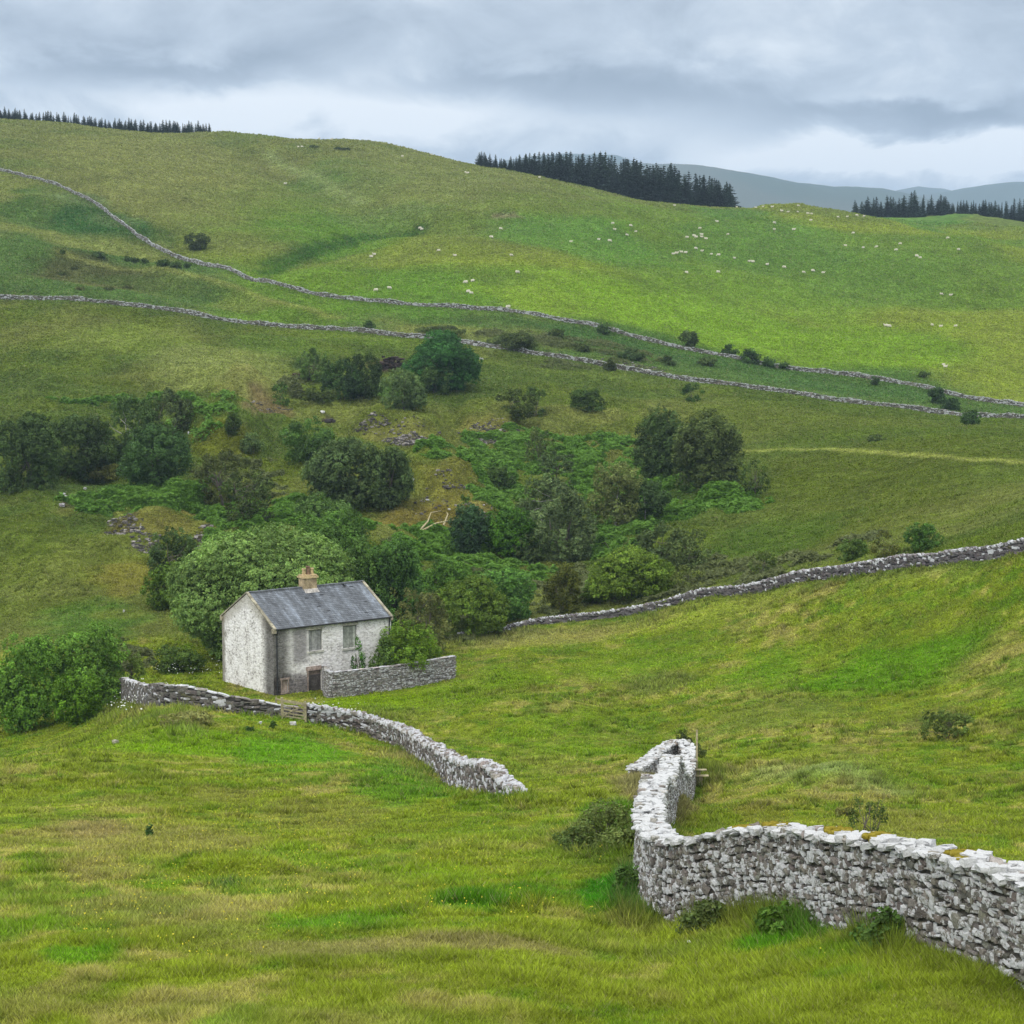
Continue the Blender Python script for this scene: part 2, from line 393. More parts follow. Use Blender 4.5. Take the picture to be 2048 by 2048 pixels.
# hill pasture
HP = L3(np.zeros_like(GC) + PAST, PAST_Y, smooth(0.44, 0.62, n4))
HP = L3(HP, MOOR, smooth(0.0, 1.0, (GZ0 - 14 + (n1 - 0.5) * 30 - sx * 70) / 34))
HP = L3(HP, MOOR_G, 0.5 * smooth(0.5, 0.64, n1) * smooth(10, 30, GZ0))
GC = L3(GC, HP, above_u)
PATCH = [  # (u, v, ru, rv, colour, strength)
    (560,560,170,60,alb(108,140,36),.7),(790,555,150,50,alb(98,138,38),.6),(1080,560,190,55,alb(132,160,46),.8),(1300,600,260,60,alb(124,158,40),.8),
    (1600,660,260,60,alb(118,150,34),.8),(1500,570,200,40,alb(118,150,48),.6),(1100,450,240,40,alb(92,136,52),.7),(1450,450,200,45,alb(96,132,54),.7),
    (1650,520,200,50,alb(98,132,50),.6),(1380,400,90,18,alb(82,126,52),.6),(1740,415,110,16,alb(88,132,52),.8),(560,385,200,60,alb(100,130,42),.6),
    (640,345,120,50,alb(84,118,48),.55),(650,460,140,40,alb(92,134,36),.6),(300,300,240,60,alb(128,134,72),.7),(800,330,200,50,alb(124,134,72),.6),
    (960,408,30,6,alb(128,120,92),.8),(720,420,140,30,alb(104,130,62),.5),
    (190,430,120,45,alb(56,96,40),.95),(260,455,80,25,alb(62,98,44),.8),(150,375,60,14,alb(104,126,76),.7),(220,415,60,12,alb(112,132,82),.5),
    (200,475,140,10,alb(128,136,70),.8),(180,520,130,28,alb(82,86,48),.85),(330,545,180,22,alb(84,108,48),.6),(480,575,90,14,alb(122,132,66),.6),
    (850,625,120,12,alb(130,138,70),.7),(1000,640,120,14,alb(80,96,48),.5),(1250,660,260,26,alb(70,104,48),.8),(1600,720,240,26,alb(72,106,48),.8),
    (250,640,180,30,alb(122,140,58),.6),(420,690,160,40,alb(136,146,78),.7),(700,640,180,18,alb(104,130,40),.6),(520,650,120,20,alb(100,128,42),.5),
    (250,752,170,10,alb(88,104,42),.7),(480,720,70,26,alb(138,142,76),.7),(505,775,50,10,alb(126,106,76),.7),(470,768,20,6,alb(150,128,96),.6),
    (1150,700,220,24,alb(96,114,44),.6),(1100,780,100,10,alb(136,142,72),.5),(1500,790,260,30,alb(98,112,38),.6),(1650,890,240,60,alb(86,100,24),.7),
    (1640,970,220,40,alb(92,104,30),.6),(1480,1010,160,40,alb(78,108,26),.6),(1290,950,140,40,alb(60,92,28),.7),
    (760,815,100,24,alb(132,134,66),.75),(925,800,70,18,alb(136,134,66),.75),(850,900,80,40,alb(126,126,52),.75),(860,960,110,34,alb(124,120,46),.7),
    (800,990,110,26,alb(130,118,50),.75),(640,770,90,20,alb(122,130,62),.6),(420,820,80,40,alb(112,118,34),.7),(520,880,60,30,alb(102,116,32),.6),
    (300,990,110,34,alb(130,126,56),.7),(340,955,50,14,alb(134,128,58),.65),(180,1060,90,60,alb(112,124,48),.7),(250,1090,90,40,alb(126,122,44),.7),
    (180,1170,110,40,alb(76,118,36),.7),(230,1160,70,14,alb(122,128,54),.5),(160,925,80,14,alb(104,130,62),.6),(260,920,100,22,alb(64,112,36),.6),
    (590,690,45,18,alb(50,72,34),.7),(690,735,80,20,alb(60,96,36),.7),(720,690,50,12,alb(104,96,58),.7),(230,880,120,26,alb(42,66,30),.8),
    (1020,1075,80,16,alb(112,116,50),.6),(1000,1120,40,20,alb(118,128,62),.6),(1060,1020,60,30,alb(60,92,30),.6),
    (1050,1200,160,16,alb(152,148,80),.6),(1180,1185,140,12,alb(148,144,72),.5),(950,1205,120,14,alb(150,150,84),.6),
    (1500,1100,200,18,alb(132,146,52),.4),(1350,1150,200,22,alb(140,154,54),.5),(1700,1070,160,12,alb(100,124,26),.6),(1780,1110,120,20,alb(124,144,40),.4),
    (1680,1260,220,55,alb(88,132,6),.9),(1450,1270,140,40,alb(98,136,14),.7),(1200,1250,180,40,alb(110,140,24),.6),(900,1300,150,40,alb(112,142,20),.7),
    (700,1325,110,16,alb(122,152,10),.9),(1100,1390,170,50,alb(108,140,22),.6),(1240,1290,80,26,alb(104,116,48),.6),(1000,1450,120,30,alb(112,140,26),.5),
    (1450,1350,170,30,alb(112,126,50),.6),(1760,1360,80,24,alb(92,100,46),.6),(1600,1440,150,30,alb(118,138,42),.6),(1540,1450,90,8,alb(146,160,96),.25),
    (1400,1545,110,30,alb(120,122,44),.7),(1700,1560,150,40,alb(128,132,56),.7),(1360,1560,60,30,alb(104,132,16),.6),(1230,1470,90,16,alb(156,140,96),.7),
    (330,1400,170,40,alb(112,148,14),.8),(560,1420,150,34,alb(92,144,16),.8),(200,1400,110,24,alb(116,140,30),.6),(760,1480,110,40,alb(84,132,26),.7),
    (300,1580,220,50,alb(138,138,66),.75),(600,1540,190,34,alb(136,138,62),.6),(180,1560,70,22,alb(152,136,86),.6),(420,1500,80,16,alb(130,128,62),.5),
    (560,1620,110,26,alb(104,138,24),.5),(820,1560,150,40,alb(116,138,34),.5),(1000,1600,140,40,alb(118,136,40),.5),(300,1720,220,36,alb(132,130,70),.6),
    (440,1672,46,8,alb(60,98,20),.9),(1160,1690,80,40,alb(56,128,14),.9),(1180,1540,100,40,alb(66,126,20),.7),(900,1700,110,22,alb(68,122,14),.9),(650,1740,150,22,alb(76,126,18),.7),
    (150,1800,90,24,alb(78,134,14),.7),(900,1780,300,18,alb(146,138,82),.7),(560,1790,200,18,alb(136,132,76),.6),(1120,1780,120,22,alb(112,128,44),.5),
    (1480,1770,140,24,alb(66,124,10),.85),(1300,1790,110,20,alb(104,122,40),.6),(1640,1790,140,22,alb(92,128,20),.7),(180,1640,120,30,alb(146,140,72),.6),
    (800,1650,130,24,alb(112,142,24),.6),(420,1760,110,16,alb(122,130,60),.5),(1000,1680,100,16,alb(70,120,16),.6),
]
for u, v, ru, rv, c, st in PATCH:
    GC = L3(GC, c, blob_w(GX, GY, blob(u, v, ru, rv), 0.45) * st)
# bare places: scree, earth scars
SCARS = [(905,828,45,8,SCREE,.9),(770,832,40,10,SCREE,.75),(740,690,28,9,EARTH,.95),(565,710,22,6,EARTH,.8),(235,1000,32,16,EARTH,.8),(280,1030,28,16,EARTH,.8),
         (390,1020,20,22,EARTH,.9),(125,950,14,10,EARTH,.7),(620,797,14,4,EARTH,.9),(672,812,10,8,EARTH,.7),(905,975,30,8,alb(150,132,96),.6),(700,800,18,8,SCREE,.5),(1200,690,60,4,SCREE,.5)]
for u, v, ru, rv, c, st in SCARS:
    b = blob(u, v, ru, rv)
    ww = blob_w(GX, GY, b, 0.6) * st * smooth(0.30, 0.55, fbm(GX / 1.5, GY / 1.5, 47, 3))
    GC = L3(GC, c, ww)
# paths and pale worn lines
LINES = [([(1390,852),(1480,848),(1560,847),(1680,855),(1830,868),(1930,874)], 1.1, alb(158,166,84), .8),
         ([(118,478),(300,505),(450,543),(560,577),(640,600)], 1.6, alb(140,146,78), .7),
         ([(505,288),(560,322),(620,352),(680,385)], 3.0, alb(140,154,94), .7),
         ([(495,515),(560,490),(640,462),(700,447),(790,436)], 2.4, alb(62,100,28), .9),
         ([(500,500),(580,478),(660,455)], 2.4, alb(64,102,30), .85),
         ([(113,966),(200,962),(290,962)], .9, alb(142,150,70), .7),
         ([(1450,1452),(1540,1447),(1620,1462),(1700,1500)], 1.4, alb(150,166,108), .4),
         ([(900,1165),(1000,1140)], 1.0, alb(140,150,70), .5),
         ([(1650,1095),(1818,1062)], 2.0, alb(152,166,74), .5),
         ([(1200,1100),(1500,1130)], 1.5, alb(140,150,60), .3)]
for pts, wd, c, st in LINES:
    dd = seg_dist(GX, GY, line_d(pts)) + (fbm(GX / 3, GY / 3, 51, 2) - .5) * wd
    GC = L3(GC, c, st * np.exp(-np.maximum(dd, 0) ** 2 / wd ** 2))
for P in (path_uvY(WALL_UP), path_uvY(WALL_MID), path_uvY(WALL_LOW)):
    dd = seg_dist(GX, GY, P)
    GC = L3(GC, alb(74,96,40), .55 * np.exp(-(dd / 2.2) ** 2) * (0.4 + n3))
# broad, medium and fine patchiness of the sward itself
GC *= (0.84 + 0.32 * n2)[..., None] * (0.76 + 0.48 * n3)[..., None] * (0.9 + 0.2 * fbm(GX / 0.9, GY / 0.9, 53, 2))[..., None]

def gcol(x, y):
    g = np.sqrt(y * y + G0 * G0); s = x / g; l = np.log(g)
    return np.stack([_bilin(GC[..., k], S0, S1, L0, L1, s, l) for k in range(3)], -1)

# ------------------------------------------------------------------ the ground sheet
def ground_material():
    m, t = new_mat('meadow_turf')
    pos = t.n('ShaderNodeNewGeometry').outputs['Position']
    col = t.attr().outputs['Color']
    a = t.noise(pos, 0.55, 6.0, 0.68); b = t.noise(pos, 2.4, 5.0, 0.7); c = t.noise(pos, 0.09, 4.0, 0.6)
    f1 = t.mapr(a, 0.3, 0.7, 0.62, 1.38); f2 = t.mapr(b, 0.3, 0.7, 0.66, 1.34); f3 = t.mapr(c, 0.3, 0.7, 0.88, 1.12)
    f = t.math('MULTIPLY', t.math('MULTIPLY', f1, f2), f3)
    comb = t.n('ShaderNodeCombineColor'); [t.l(f, comb.inputs[i]) for i in range(3)]
    cc = t.mix(1.0, col, comb.outputs[0], 'MULTIPLY')
    straw = t.mapr(t.noise(pos, 1.1, 5.0, 0.75), 0.5, 0.72, 0.0, 0.35)
    lum = t.mix(0.75, cc, (0.16, 0.15, 0.07), 'MIX')
    cc = t.mix(straw, cc, lum)
    h = t.math('ADD', t.math('MULTIPLY', a, 1.0), t.math('MULTIPLY', b, 0.35))
    sh = t.bsdf(cc, 0.95, 0.05, t.bump(h, 0.9, 0.45))
    t.out(sh); return m
TURF = ground_material()
idx = np.arange(NS * NG).reshape(NS, NG)
quads = np.stack([idx[:-1, :-1], idx[1:, :-1], idx[1:, 1:], idx[:-1, 1:]], -1).reshape(-1, 4)
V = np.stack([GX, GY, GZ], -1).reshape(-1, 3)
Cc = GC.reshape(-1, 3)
# aprons: behind the photographer, and out to the horizon beyond the last ridge
def apron(edge, pts_y, pts_z, V, Cc, quads, far):
    n0 = edge; base = len(V); rows = [n0]
    newv = []; newc = []
    for k, (yy, zz) in enumerate(zip(pts_y, pts_z)):
        e = V[n0].copy()
        if far: e[:, 0] *= yy / np.maximum(e[:, 1], 1); 
        else: e[:, 0] *= 1 + 0.5 * (k + 1)
        e[:, 1] = yy; e[:, 2] = zz
        newv.append(e); newc.append(Cc[n0]); rows.append(np.arange(base + k * len(n0), base + (k + 1) * len(n0)))
    V = np.vstack([V] + newv); Cc = np.vstack([Cc] + newc)
    for a, b in zip(rows[:-1], rows[1:]):
        q = np.stack([a[:-1], a[1:], b[1:], b[:-1]], -1)
        quads = np.vstack([quads, q if far else q[:, ::-1]])
    return V, Cc, quads
V, Cc, quads = apron(idx[:, -1], [1900, 2600, 14000], [0, 5, 5], V, Cc, quads, True)
V, Cc, quads = apron(idx[:, 0], [-8, -40], [-1.75, 2.0], V, Cc, quads, False)
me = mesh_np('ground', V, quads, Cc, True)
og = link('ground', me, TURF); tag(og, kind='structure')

# ------------------------------------------------------------------ far fells
def fells():
    ns, ny = 320, 120
    s = np.linspace(-0.45, 0.55, ns); y = np.linspace(1500, 11500, ny)
    Sg, Yg = np.meshgrid(s, y, indexing='ij'); X = Sg * Yg
    Z = np.full(X.shape, 0.0) + (fbm(X / 500, Yg / 500, 60, 3) - 0.5) * 30
    def ridge(pts, Yc, wn, wf):
        us = np.array([p[0] for p in pts], float); vs = np.array([p[1] for p in pts], float)
        _, _, zz = pt(us, vs, Yc); ss = (us - 1024) / F_PX / 1.0
        prof = np.interp(Sg, ss, zz)
        prof = prof + (fbm(X / 320, X * 0 + Yc, 61, 3) - 0.5) * 16
        d = (Yg - Yc)
        w = np.where(d < 0, np.exp(-(d / wn) ** 2), np.exp(-(d / wf) ** 2))
        return prof * w
    Zs = [Z,
      ridge([(-400,430),(700,430),(950,400),(1100,345),(1230,338),(1330,336),(1390,341),(1480,352),(1560,366),(1640,374),(1755,386),(1800,396),(1900,420),(2300,470)], 6600, 2000, 900),
      ridge([(-400,430),(1500,430),(1700,402),(1760,388),(1830,376),(1900,384),(1960,396),(2300,400)], 9400, 1000, 900),
      ridge([(-400,430),(700,430),(900,350),(1020,322),(1120,307),(1230,312),(1330,345),(1450,400),(1600,430),(2300,430)], 8600, 1000, 800),
      ridge([(-400,440),(1650,440),(1760,402),(1850,385),(1928,374),(2010,366),(2150,368),(2300,380)], 8000, 1000, 900)]
    Z = np.maximum.reduce(Zs)
    Z += (fbm(X / 180, Yg / 440, 62, 4) - 0.5) * 26
    idx = np.arange(ns * ny).reshape(ns, ny)
    q = np.stack([idx[:-1, :-1], idx[1:, :-1], idx[1:, 1:], idx[:-1, 1:]], -1).reshape(-1, 4)
    w = smooth(0.42, 0.62, fbm(X / 420, Yg / 900, 63, 4))
    c = L3(np.zeros(X.shape + (3,)) + alb(64,84,62), alb(84,92,72), w)
    me = mesh_np('hills', np.stack([X, Yg, Z], -1).reshape(-1, 3), q, c.reshape(-1, 3), True)
    o = link('hills', me, TURF); tag(o, kind='structure')
fells()
# ------------------------------------------------------------------ stone
def stone_material(name, lichen=(0.60, 0.61, 0.63), scale=7.0, moss=0.0):
    m, t = new_mat(name)
    pos = t.n('ShaderNodeNewGeometry').outputs['Position']
    at = t.attr(); col = at.outputs['Color']; w = at.outputs['Alpha']
    a = t.noise(pos, scale, 5.0, 0.7); b = t.noise(pos, scale * 3.1, 4.0, 0.7); c = t.noise(pos, 0.9, 3.0, 0.6)
    f = t.mapr(b, 0.25, 0.75, 0.62, 1.35)
    comb = t.n('ShaderNodeCombineColor'); [t.l(f, comb.inputs[i]) for i in range(3)]
    cc = t.mix(1.0, col, comb.outputs[0], 'MULTIPLY')
    th = t.math('ADD', a, t.math('MULTIPLY', t.math('SUBTRACT', w, 0.5), 0.55))
    th = t.math('ADD', th, t.math('MULTIPLY', t.math('SUBTRACT', c, 0.5), 0.35))
    lic = t.mapr(th, 0.52, 0.60)
    lc = t.mix(t.mapr(b, 0.35, 0.7), lichen, tuple(q * 0.72 for q in lichen))
    cc = t.mix(lic, cc, lc)
    if moss:
        mo = t.mapr(t.noise(pos, 1.3, 5.0, 0.7), 0.60, 0.68, 0.0, moss)
        cc = t.mix(mo, cc, (0.10, 0.10, 0.03))
    sh = t.bsdf(cc, 0.95, 0.1, t.bump(t.math('ADD', a, b), 0.7, 0.03))
    t.out(sh); return m
ST_NEAR = stone_material('limestone_lichen', (0.52, 0.53, 0.54), 14.0, 0.4)
ST_MID = stone_material('limestone_grey', (0.50, 0.51, 0.54), 5.0, 0.6)
ST_FAR = stone_material('limestone_far', (0.40, 0.42, 0.43), 2.4, 0.5)

def _cube_template():
    """a cube with its faces split in four, half way to a sphere: 26 points, 24 quads"""
    pts = {}; vs = []; qs = []
    def vid(p):
        if p not in pts:
            pts[p] = len(vs); vs.append(p)
        return pts[p]
    for ax in range(3):
        for sgn in (-1, 1):
            for i in (-1, 0):
                for j in (-1, 0):
                    cs = []
                    for (a, b) in ((i, j), (i + 1, j), (i + 1, j + 1), (i, j + 1)):
                        p = [0, 0, 0]; p[ax] = sgn; p[(ax + 1) % 3] = a; p[(ax + 2) % 3] = b
                        cs.append(vid(tuple(p)))
                    if sgn < 0: cs = cs[::-1]
                    qs.append(cs)
    v = np.array(vs, float)
    n = v / np.linalg.norm(v, axis=1)[:, None]
    return v * 0.62 + n * 0.42, np.array(qs)
T_V, T_Q = _cube_template()

def stones(cen, half, ex, ey, ez, col, jitter=0.16, r=rng):
    """cen, half (n,3); ex/ey/ez (n,3) local axes; col (n,4)"""
    n = len(cen); k = len(T_V)
    loc = T_V[None] * (1 + (r.random((n, k, 3)) - 0.5) * 2 * jitter) + (r.random((n, k, 3)) - 0.5) * jitter
    loc = loc * half[:, None, :]
    W = cen[:, None, :] + loc[..., 0:1] * ex[:, None] + loc[..., 1:2] * ey[:, None] + loc[..., 2:3] * ez[:, None]
    q = (T_Q[None] + (np.arange(n) * k)[:, None, None]).reshape(-1, 4)
    return W.reshape(-1, 3), q, np.repeat(col, k, axis=0)

class Buf:
    def __init__(s): s.v = []; s.q = []; s.t = []; s.c = []; s.n = 0
    def add(s, v, q, c):
        q = np.asarray(q)
        if q.shape[1] == 4: s.q.append(q + s.n)
        else: s.t.append(q + s.n)
        s.v.append(np.asarray(v)); s.c.append(np.broadcast_to(np.asarray(c), (len(v), np.asarray(c).shape[-1]))); s.n += len(v)
    def mesh(s, name, sm=False):
        f = []
        if s.q: f.append(np.vstack(s.q))
        if s.t: f.append(np.vstack(s.t))
        c = [np.c_[x, np.ones(len(x))] if x.shape[1] == 3 else x for x in s.c]
        return mesh_np(name, np.vstack(s.v), f, np.vstack(c), sm)

def resample(P, step):
    d = np.r_[0, np.cumsum(np.hypot(*np.diff(P, axis=0).T))]
    n = max(2, int(d[-1] / step)); q = np.linspace(0, d[-1], n)
    # gentle rounding of the corners: Catmull-like through linear interpolation + smoothing
    x = np.interp(q, d, P[:, 0]); y = np.interp(q, d, P[:, 1])
    return q, x, y

def smooth_path(P, it=2):
    for _ in range(it):
        Q = [P[0]]
        for a, b in zip(P[:-1], P[1:]):
            Q += [a * .75 + b * .25, a * .25 + b * .75]
        P = np.array(Q + [P[-1]])
    return P

def rnd_stone_col(n, dark, light, share, r, white=0.35):
    """per stone colour, alpha = how much pale lichen it carries"""
    k = r.random(n)
    base = np.asarray(dark)[None] * (0.65 + 0.8 * r.random((n, 1))) * (1 + (r.random((n, 3)) - 0.5) * 0.10)
    pal = np.asarray(light)[None] * (0.75 + 0.45 * r.random((n, 1)))
    m = (k < share)[:, None]
    c = np.where(m, pal, base)
    al = np.where(k < share, 0.75 + 0.25 * r.random(n), white * (0.2 + 1.3 * r.random(n)))
    return np.c_[c, al]

def drystone(name, P, H, label, mat, sl=0.30, sh=0.14, tb=0.62, tt=0.42, dark=(0.10, 0.09, 0.085), light=(0.42, 0.43, 0.45), share=0.3,
             white=0.35, cop=(0.16, 0.24, 0.16), cop_tilt=0.25, cop_share=0.75, sides=(-1, 1), cap='rubble', seed=1, sink=0.25, group=None, cat='dry stone wall', irregular=0.06, taper=None, rough=1.0):
    """a dry stone wall along P (x, y): coursed faces, a hearting darkened as gap shade and a row of cope stones"""
    r = np.random.default_rng(seed)
    P = smooth_path(np.asarray(P, float))
    q, x, y = resample(P, 0.25)
    L = q[-1]
    tx = np.gradient(x, q); ty = np.gradient(y, q); nn = np.hypot(tx, ty); tx /= nn; ty /= nn
    zg = hz(x, y)
    Hs = np.interp(q, np.linspace(0, L, len(H)), H) if np.ndim(H) else np.full(len(q), float(H))
    Hs = Hs * (1 + (vnoise(q / 2.5, q * 0 + seed, 5) - 0.5) * 2 * irregular + (vnoise(q / 0.7, q * 0 + seed, 6) - 0.5) * irregular)
    if taper is not None:
        Hs = Hs * np.interp(q, [0, taper[0], L - taper[1], L], [1 if taper[0] == 0 else 0.15, 1, 1, 1 if taper[1] == 0 else 0.12])
    # the top line runs smoother than the ground
    kern = np.ones(9) / 9; zt = zg + Hs
    ztp = np.r_[[zt[0]] * 4, zt, [zt[-1]] * 4]; zt = np.convolve(ztp, kern, 'valid')
    root = empty(name, (float(x[0]), float(y[0]), float(zg[0])))
    tag(root, label, cat, group)
    org = np.array([x[0], y[0], zg[0]])
    at = lambda s, arr: np.interp(s, q, arr)
    # hearting, its colour darkened to stand for shade in the gaps
    b = Buf(); n = len(q)
    th0, th1 = tb / 2 - sh * 0.45, tt / 2 - sh * 0.35
    nx, ny = -ty, tx
    ring = []
    for off, zz in ((-th0, zg - sink), (-th1, zt - 0.05), (th1, zt - 0.05), (th0, zg - sink)):
        ring.append(np.stack([x + nx * off, y + ny * off, zz], -1))
    v = np.stack(ring, 1).reshape(-1, 3) - org
    qs = []
    for i in range(n - 1):
        for k in range(3): qs.append((i*4+k, i*4+k+1, i*4+4+k+1, i*4+4+k))
    qs.append((0, 3, 2, 1)); e = (n-1)*4; qs.append((e, e+1, e+2, e+3))
    b.add(v, qs, np.tile(np.r_[np.asarray(dark) * 0.45, 0.0], (len(v), 1)))
    # face stones
    Hmax = float(Hs.max()) + sink
    ncr = int(math.ceil(Hmax / sh)) + 1
    C = []; HF = []; EX = []; EY = []; EZ = []; CO = []
    for side in sides:
        for k in range(ncr):
            s = r.random() * sl
            cur = []
            m = int(L / (sl * 0.7)) + 4
            lens = sl * (0.45 + 1.25 * r.random(m) ** 1.5)
            ss = s + np.cumsum(lens) - lens / 2
            ok = ss < L; ss = ss[ok]; lens = lens[ok]
            if not len(ss): continue
            hgt = (k + 0.5) * sh - sink + (vnoise(ss / 0.6, ss * 0 + k * 3.7 + seed, 9) - 0.5) * sh * 1.7
            top = at(ss, zt) - at(ss, zg)
            ok = hgt < top - sh * 0.3; ss = ss[ok]; lens = lens[ok]; hgt = hgt[ok]; top = top[ok]
            if not len(ss): continue
            f = np.clip((hgt + sink) / np.maximum(top + sink, 0.1), 0, 1)
            off = side * ((tb / 2) * (1 - f) + (tt / 2) * f - sh * 0.45 + (r.random(len(ss)) - 0.5) * 0.07 * rough)
            cx = at(ss, x) + at(ss, nx) * off; cy = at(ss, y) + at(ss, ny) * off
            cz = at(ss, zg) + hgt
            hs = np.stack([lens * 0.52, np.full(len(ss), sh * 0.75), sh * (0.30 + 0.50 * r.random(len(ss)) ** 1.5)], -1)
            big = r.random(len(ss)) < 0.10
            hs[big, 2] *= 1.9; hs[big, 0] *= 1.25
            ex = np.stack([at(ss, tx), at(ss, ty), np.gradient(at(ss, zg), ss) * 0 if len(ss) > 1 else ss * 0], -1)
            tl = (r.random(len(ss)) - 0.5) * 0.75 * rough
            ez0 = np.array([0, 0, 1.0])[None].repeat(len(ss), 0)
            ex2 = ex * np.cos(tl)[:, None] + ez0 * np.sin(tl)[:, None]
            ez = ez0 * np.cos(tl)[:, None] - ex * np.sin(tl)[:, None]
            ey = np.stack([at(ss, nx), at(ss, ny), ss * 0], -1)
            C.append(np.stack([cx, cy, cz], -1)); HF.append(hs); EX.append(ex2); EY.append(ey); EZ.append(ez)
            CO.append(rnd_stone_col(len(ss), dark, light, share * (0.6 + 0.8 * vnoise(ss / 3, ss * 0 + k * .5, 12)), r, white))
    v, qq, c = stones(np.vstack(C) - org, np.vstack(HF), np.vstack(EX), np.vstack(EY), np.vstack(EZ), np.vstack(CO), 0.17, r)
    b.add(v, qq, c)
    link('wall_face', b.mesh('wall_face'), mat, root)
    # cope stones
    b = Buf()
    cl, ct, ch = cop
    rows = 4 if cap == 'rubble' else 1
    for row in range(rows):
        m = int(L / (cl * 0.7)) + 4
        lens = cl * (0.5 + 1.1 * r.random(m))
        ss = np.cumsum(lens) - lens / 2 + r.random() * cl; ok = ss < L; ss = ss[ok]; lens = lens[ok]
        k = len(ss)
        off = (r.random(k) - 0.5) * 0.12 + ((row - 1.5) * tt * 0.34 if rows == 4 else 0)
        cz = at(ss, zt) + (r.random(k) - 0.5) * 0.11 * rough + (ch * 0.35 if cap != 'rubble' else 0.0)
        cen = np.stack([at(ss, x) + at(ss, nx) * off, at(ss, y) + at(ss, ny) * off, cz], -1)
        wid = (ct if rows == 1 else tt * 0.21) * (0.8 + 0.45 * r.random(k))
        hs = np.stack([lens * 0.47, wid, ch * 0.5 * (0.6 + 0.8 * r.random(k))], -1)
        yaw = (r.random(k) - .5) * (1.6 if rows == 4 else .35)
        slope = np.clip(np.interp(ss, q, np.gradient(zt, q)), -.6, .6)
        tl = np.arctan(slope) + (r.random(k) - 0.5) * 0.5 * rough + cop_tilt
        ex = np.stack([at(ss, tx), at(ss, ty), ss * 0], -1); ez0 = np.array([0, 0, 1.0])[None].repeat(k, 0)
        ex2 = ex * np.cos(tl)[:, None] + ez0 * np.sin(tl)[:, None]; ez = ez0 * np.cos(tl)[:, None] - ex * np.sin(tl)[:, None]
        ey = np.stack([at(ss, nx), at(ss, ny), ss * 0], -1)
        ex2, ey = ex2 * np.cos(yaw)[:, None] + ey * np.sin(yaw)[:, None], ey * np.cos(yaw)[:, None] - ex2 * np.sin(yaw)[:, None]
        v, qq, c = stones(cen - org, hs, ex2, ey, ez, rnd_stone_col(k, np.asarray(dark) * 1.5, light, cop_share, r, 0.6), 0.2, r)
        b.add(v, qq, c)
    link('coping', b.mesh('coping'), mat, root)
    return root, (q, x, y, zg, zt, tx, ty)

# near wall: bends round the corner and climbs to the stile
wn, WN = drystone('dry_stone_wall', path_uvY(WALL_NEAR), [1.6,1.6,1.64,1.62,1.54,1.48,1.38,1.38,1.36,1.36,1.36,1.36,1.36,1.36,1.36,1.36,1.30,1.2,0.9],
    'tall pale lichened dry stone wall in the right foreground, bending sharply up to a stile', ST_NEAR, sl=0.13, sh=0.075, tb=0.70, tt=0.50, dark=(0.150, 0.140, 0.124),
    light=(0.42, 0.43, 0.455), share=0.16, white=0.55, cop=(0.22, 0.3, 0.10), cop_tilt=0.05, cop_share=0.82, seed=3, irregular=0.05)
# the wall in front of the house, either side of the gate
wa, WA = drystone('dry_stone_wall', path_uvY(WALL_LEFT_A), [1.3,1.75,1.75,1.7,1.55,1.5,1.45,1.4,1.1,.7],
    'grey mortared looking field wall left of the wooden gate, below the house gable', ST_MID, sl=0.30, sh=0.16, tb=0.6, tt=0.42, dark=(0.115, 0.108, 0.10),
    light=(0.28, 0.28, 0.28), share=0.12, white=0.18, cop=(0.6, 0.22, 0.08), rough=.45, cop_tilt=0.0, cop_share=0.4, cap='slab', seed=4, irregular=0.04)
wb, WB = drystone('dry_stone_wall', path_uvY(WALL_LEFT_B), [1.2,1.25,1.3,1.3,1.3,1.28,1.25,1.2,1.2,1.0],
    'rough stone wall running down from the wooden gate and sinking into the meadow', ST_MID, sl=0.30, sh=0.15, tb=0.66, tt=0.46, dark=(0.13, 0.118, 0.108),
    light=(0.42, 0.43, 0.45), share=0.24, white=0.3, cop=(0.22, 0.3, 0.2), cop_tilt=0.35, cop_share=0.4, seed=5, irregular=0.07, taper=(0, 5.0))
wl, WL = drystone('dry_stone_wall', path_uvY(WALL_LOW), [0.3,0.4,0.5,0.62,0.7,0.74,0.78,0.8,0.8,0.8,0.8],
    'dark grey dry stone wall across the right, between the meadow and the quarry hollow', ST_MID, sl=0.34, sh=0.16, tb=0.56, tt=0.34, dark=(0.105, 0.098, 0.10),
    light=(0.24, 0.24, 0.245), share=0.12, white=0.08, cop=(0.14, 0.16, 0.30), cop_tilt=0.8, cop_share=0.12, cap='upright', seed=6, irregular=0.06)
wm, WM = drystone('dry_stone_wall', path_uvY(WALL_MID), 0.75,
    'lower of the two long pale stone walls crossing the hillside above the quarry', ST_FAR, sl=0.36, sh=0.2, tb=0.5, tt=0.3, dark=(0.13, 0.125, 0.11),
    light=(0.30, 0.30, 0.29), share=0.34, white=0.16, cop=(0.36, 0.18, 0.18), cop_tilt=0.2, cop_share=0.3, cap='slab', seed=7, sides=(-1, 1), irregular=0.28)
wu, WU = drystone('dry_stone_wall', path_uvY(WALL_UP), 0.75,
    'upper of the two long pale stone walls, below the pasture dotted with sheep', ST_FAR, sl=0.38, sh=0.21, tb=0.5, tt=0.3, dark=(0.14, 0.135, 0.12),
    light=(0.32, 0.32, 0.30), share=0.36, white=0.16, cop=(0.4, 0.18, 0.18), cop_tilt=0.2, cop_share=0.3, cap='slab', seed=8, irregular=0.30)
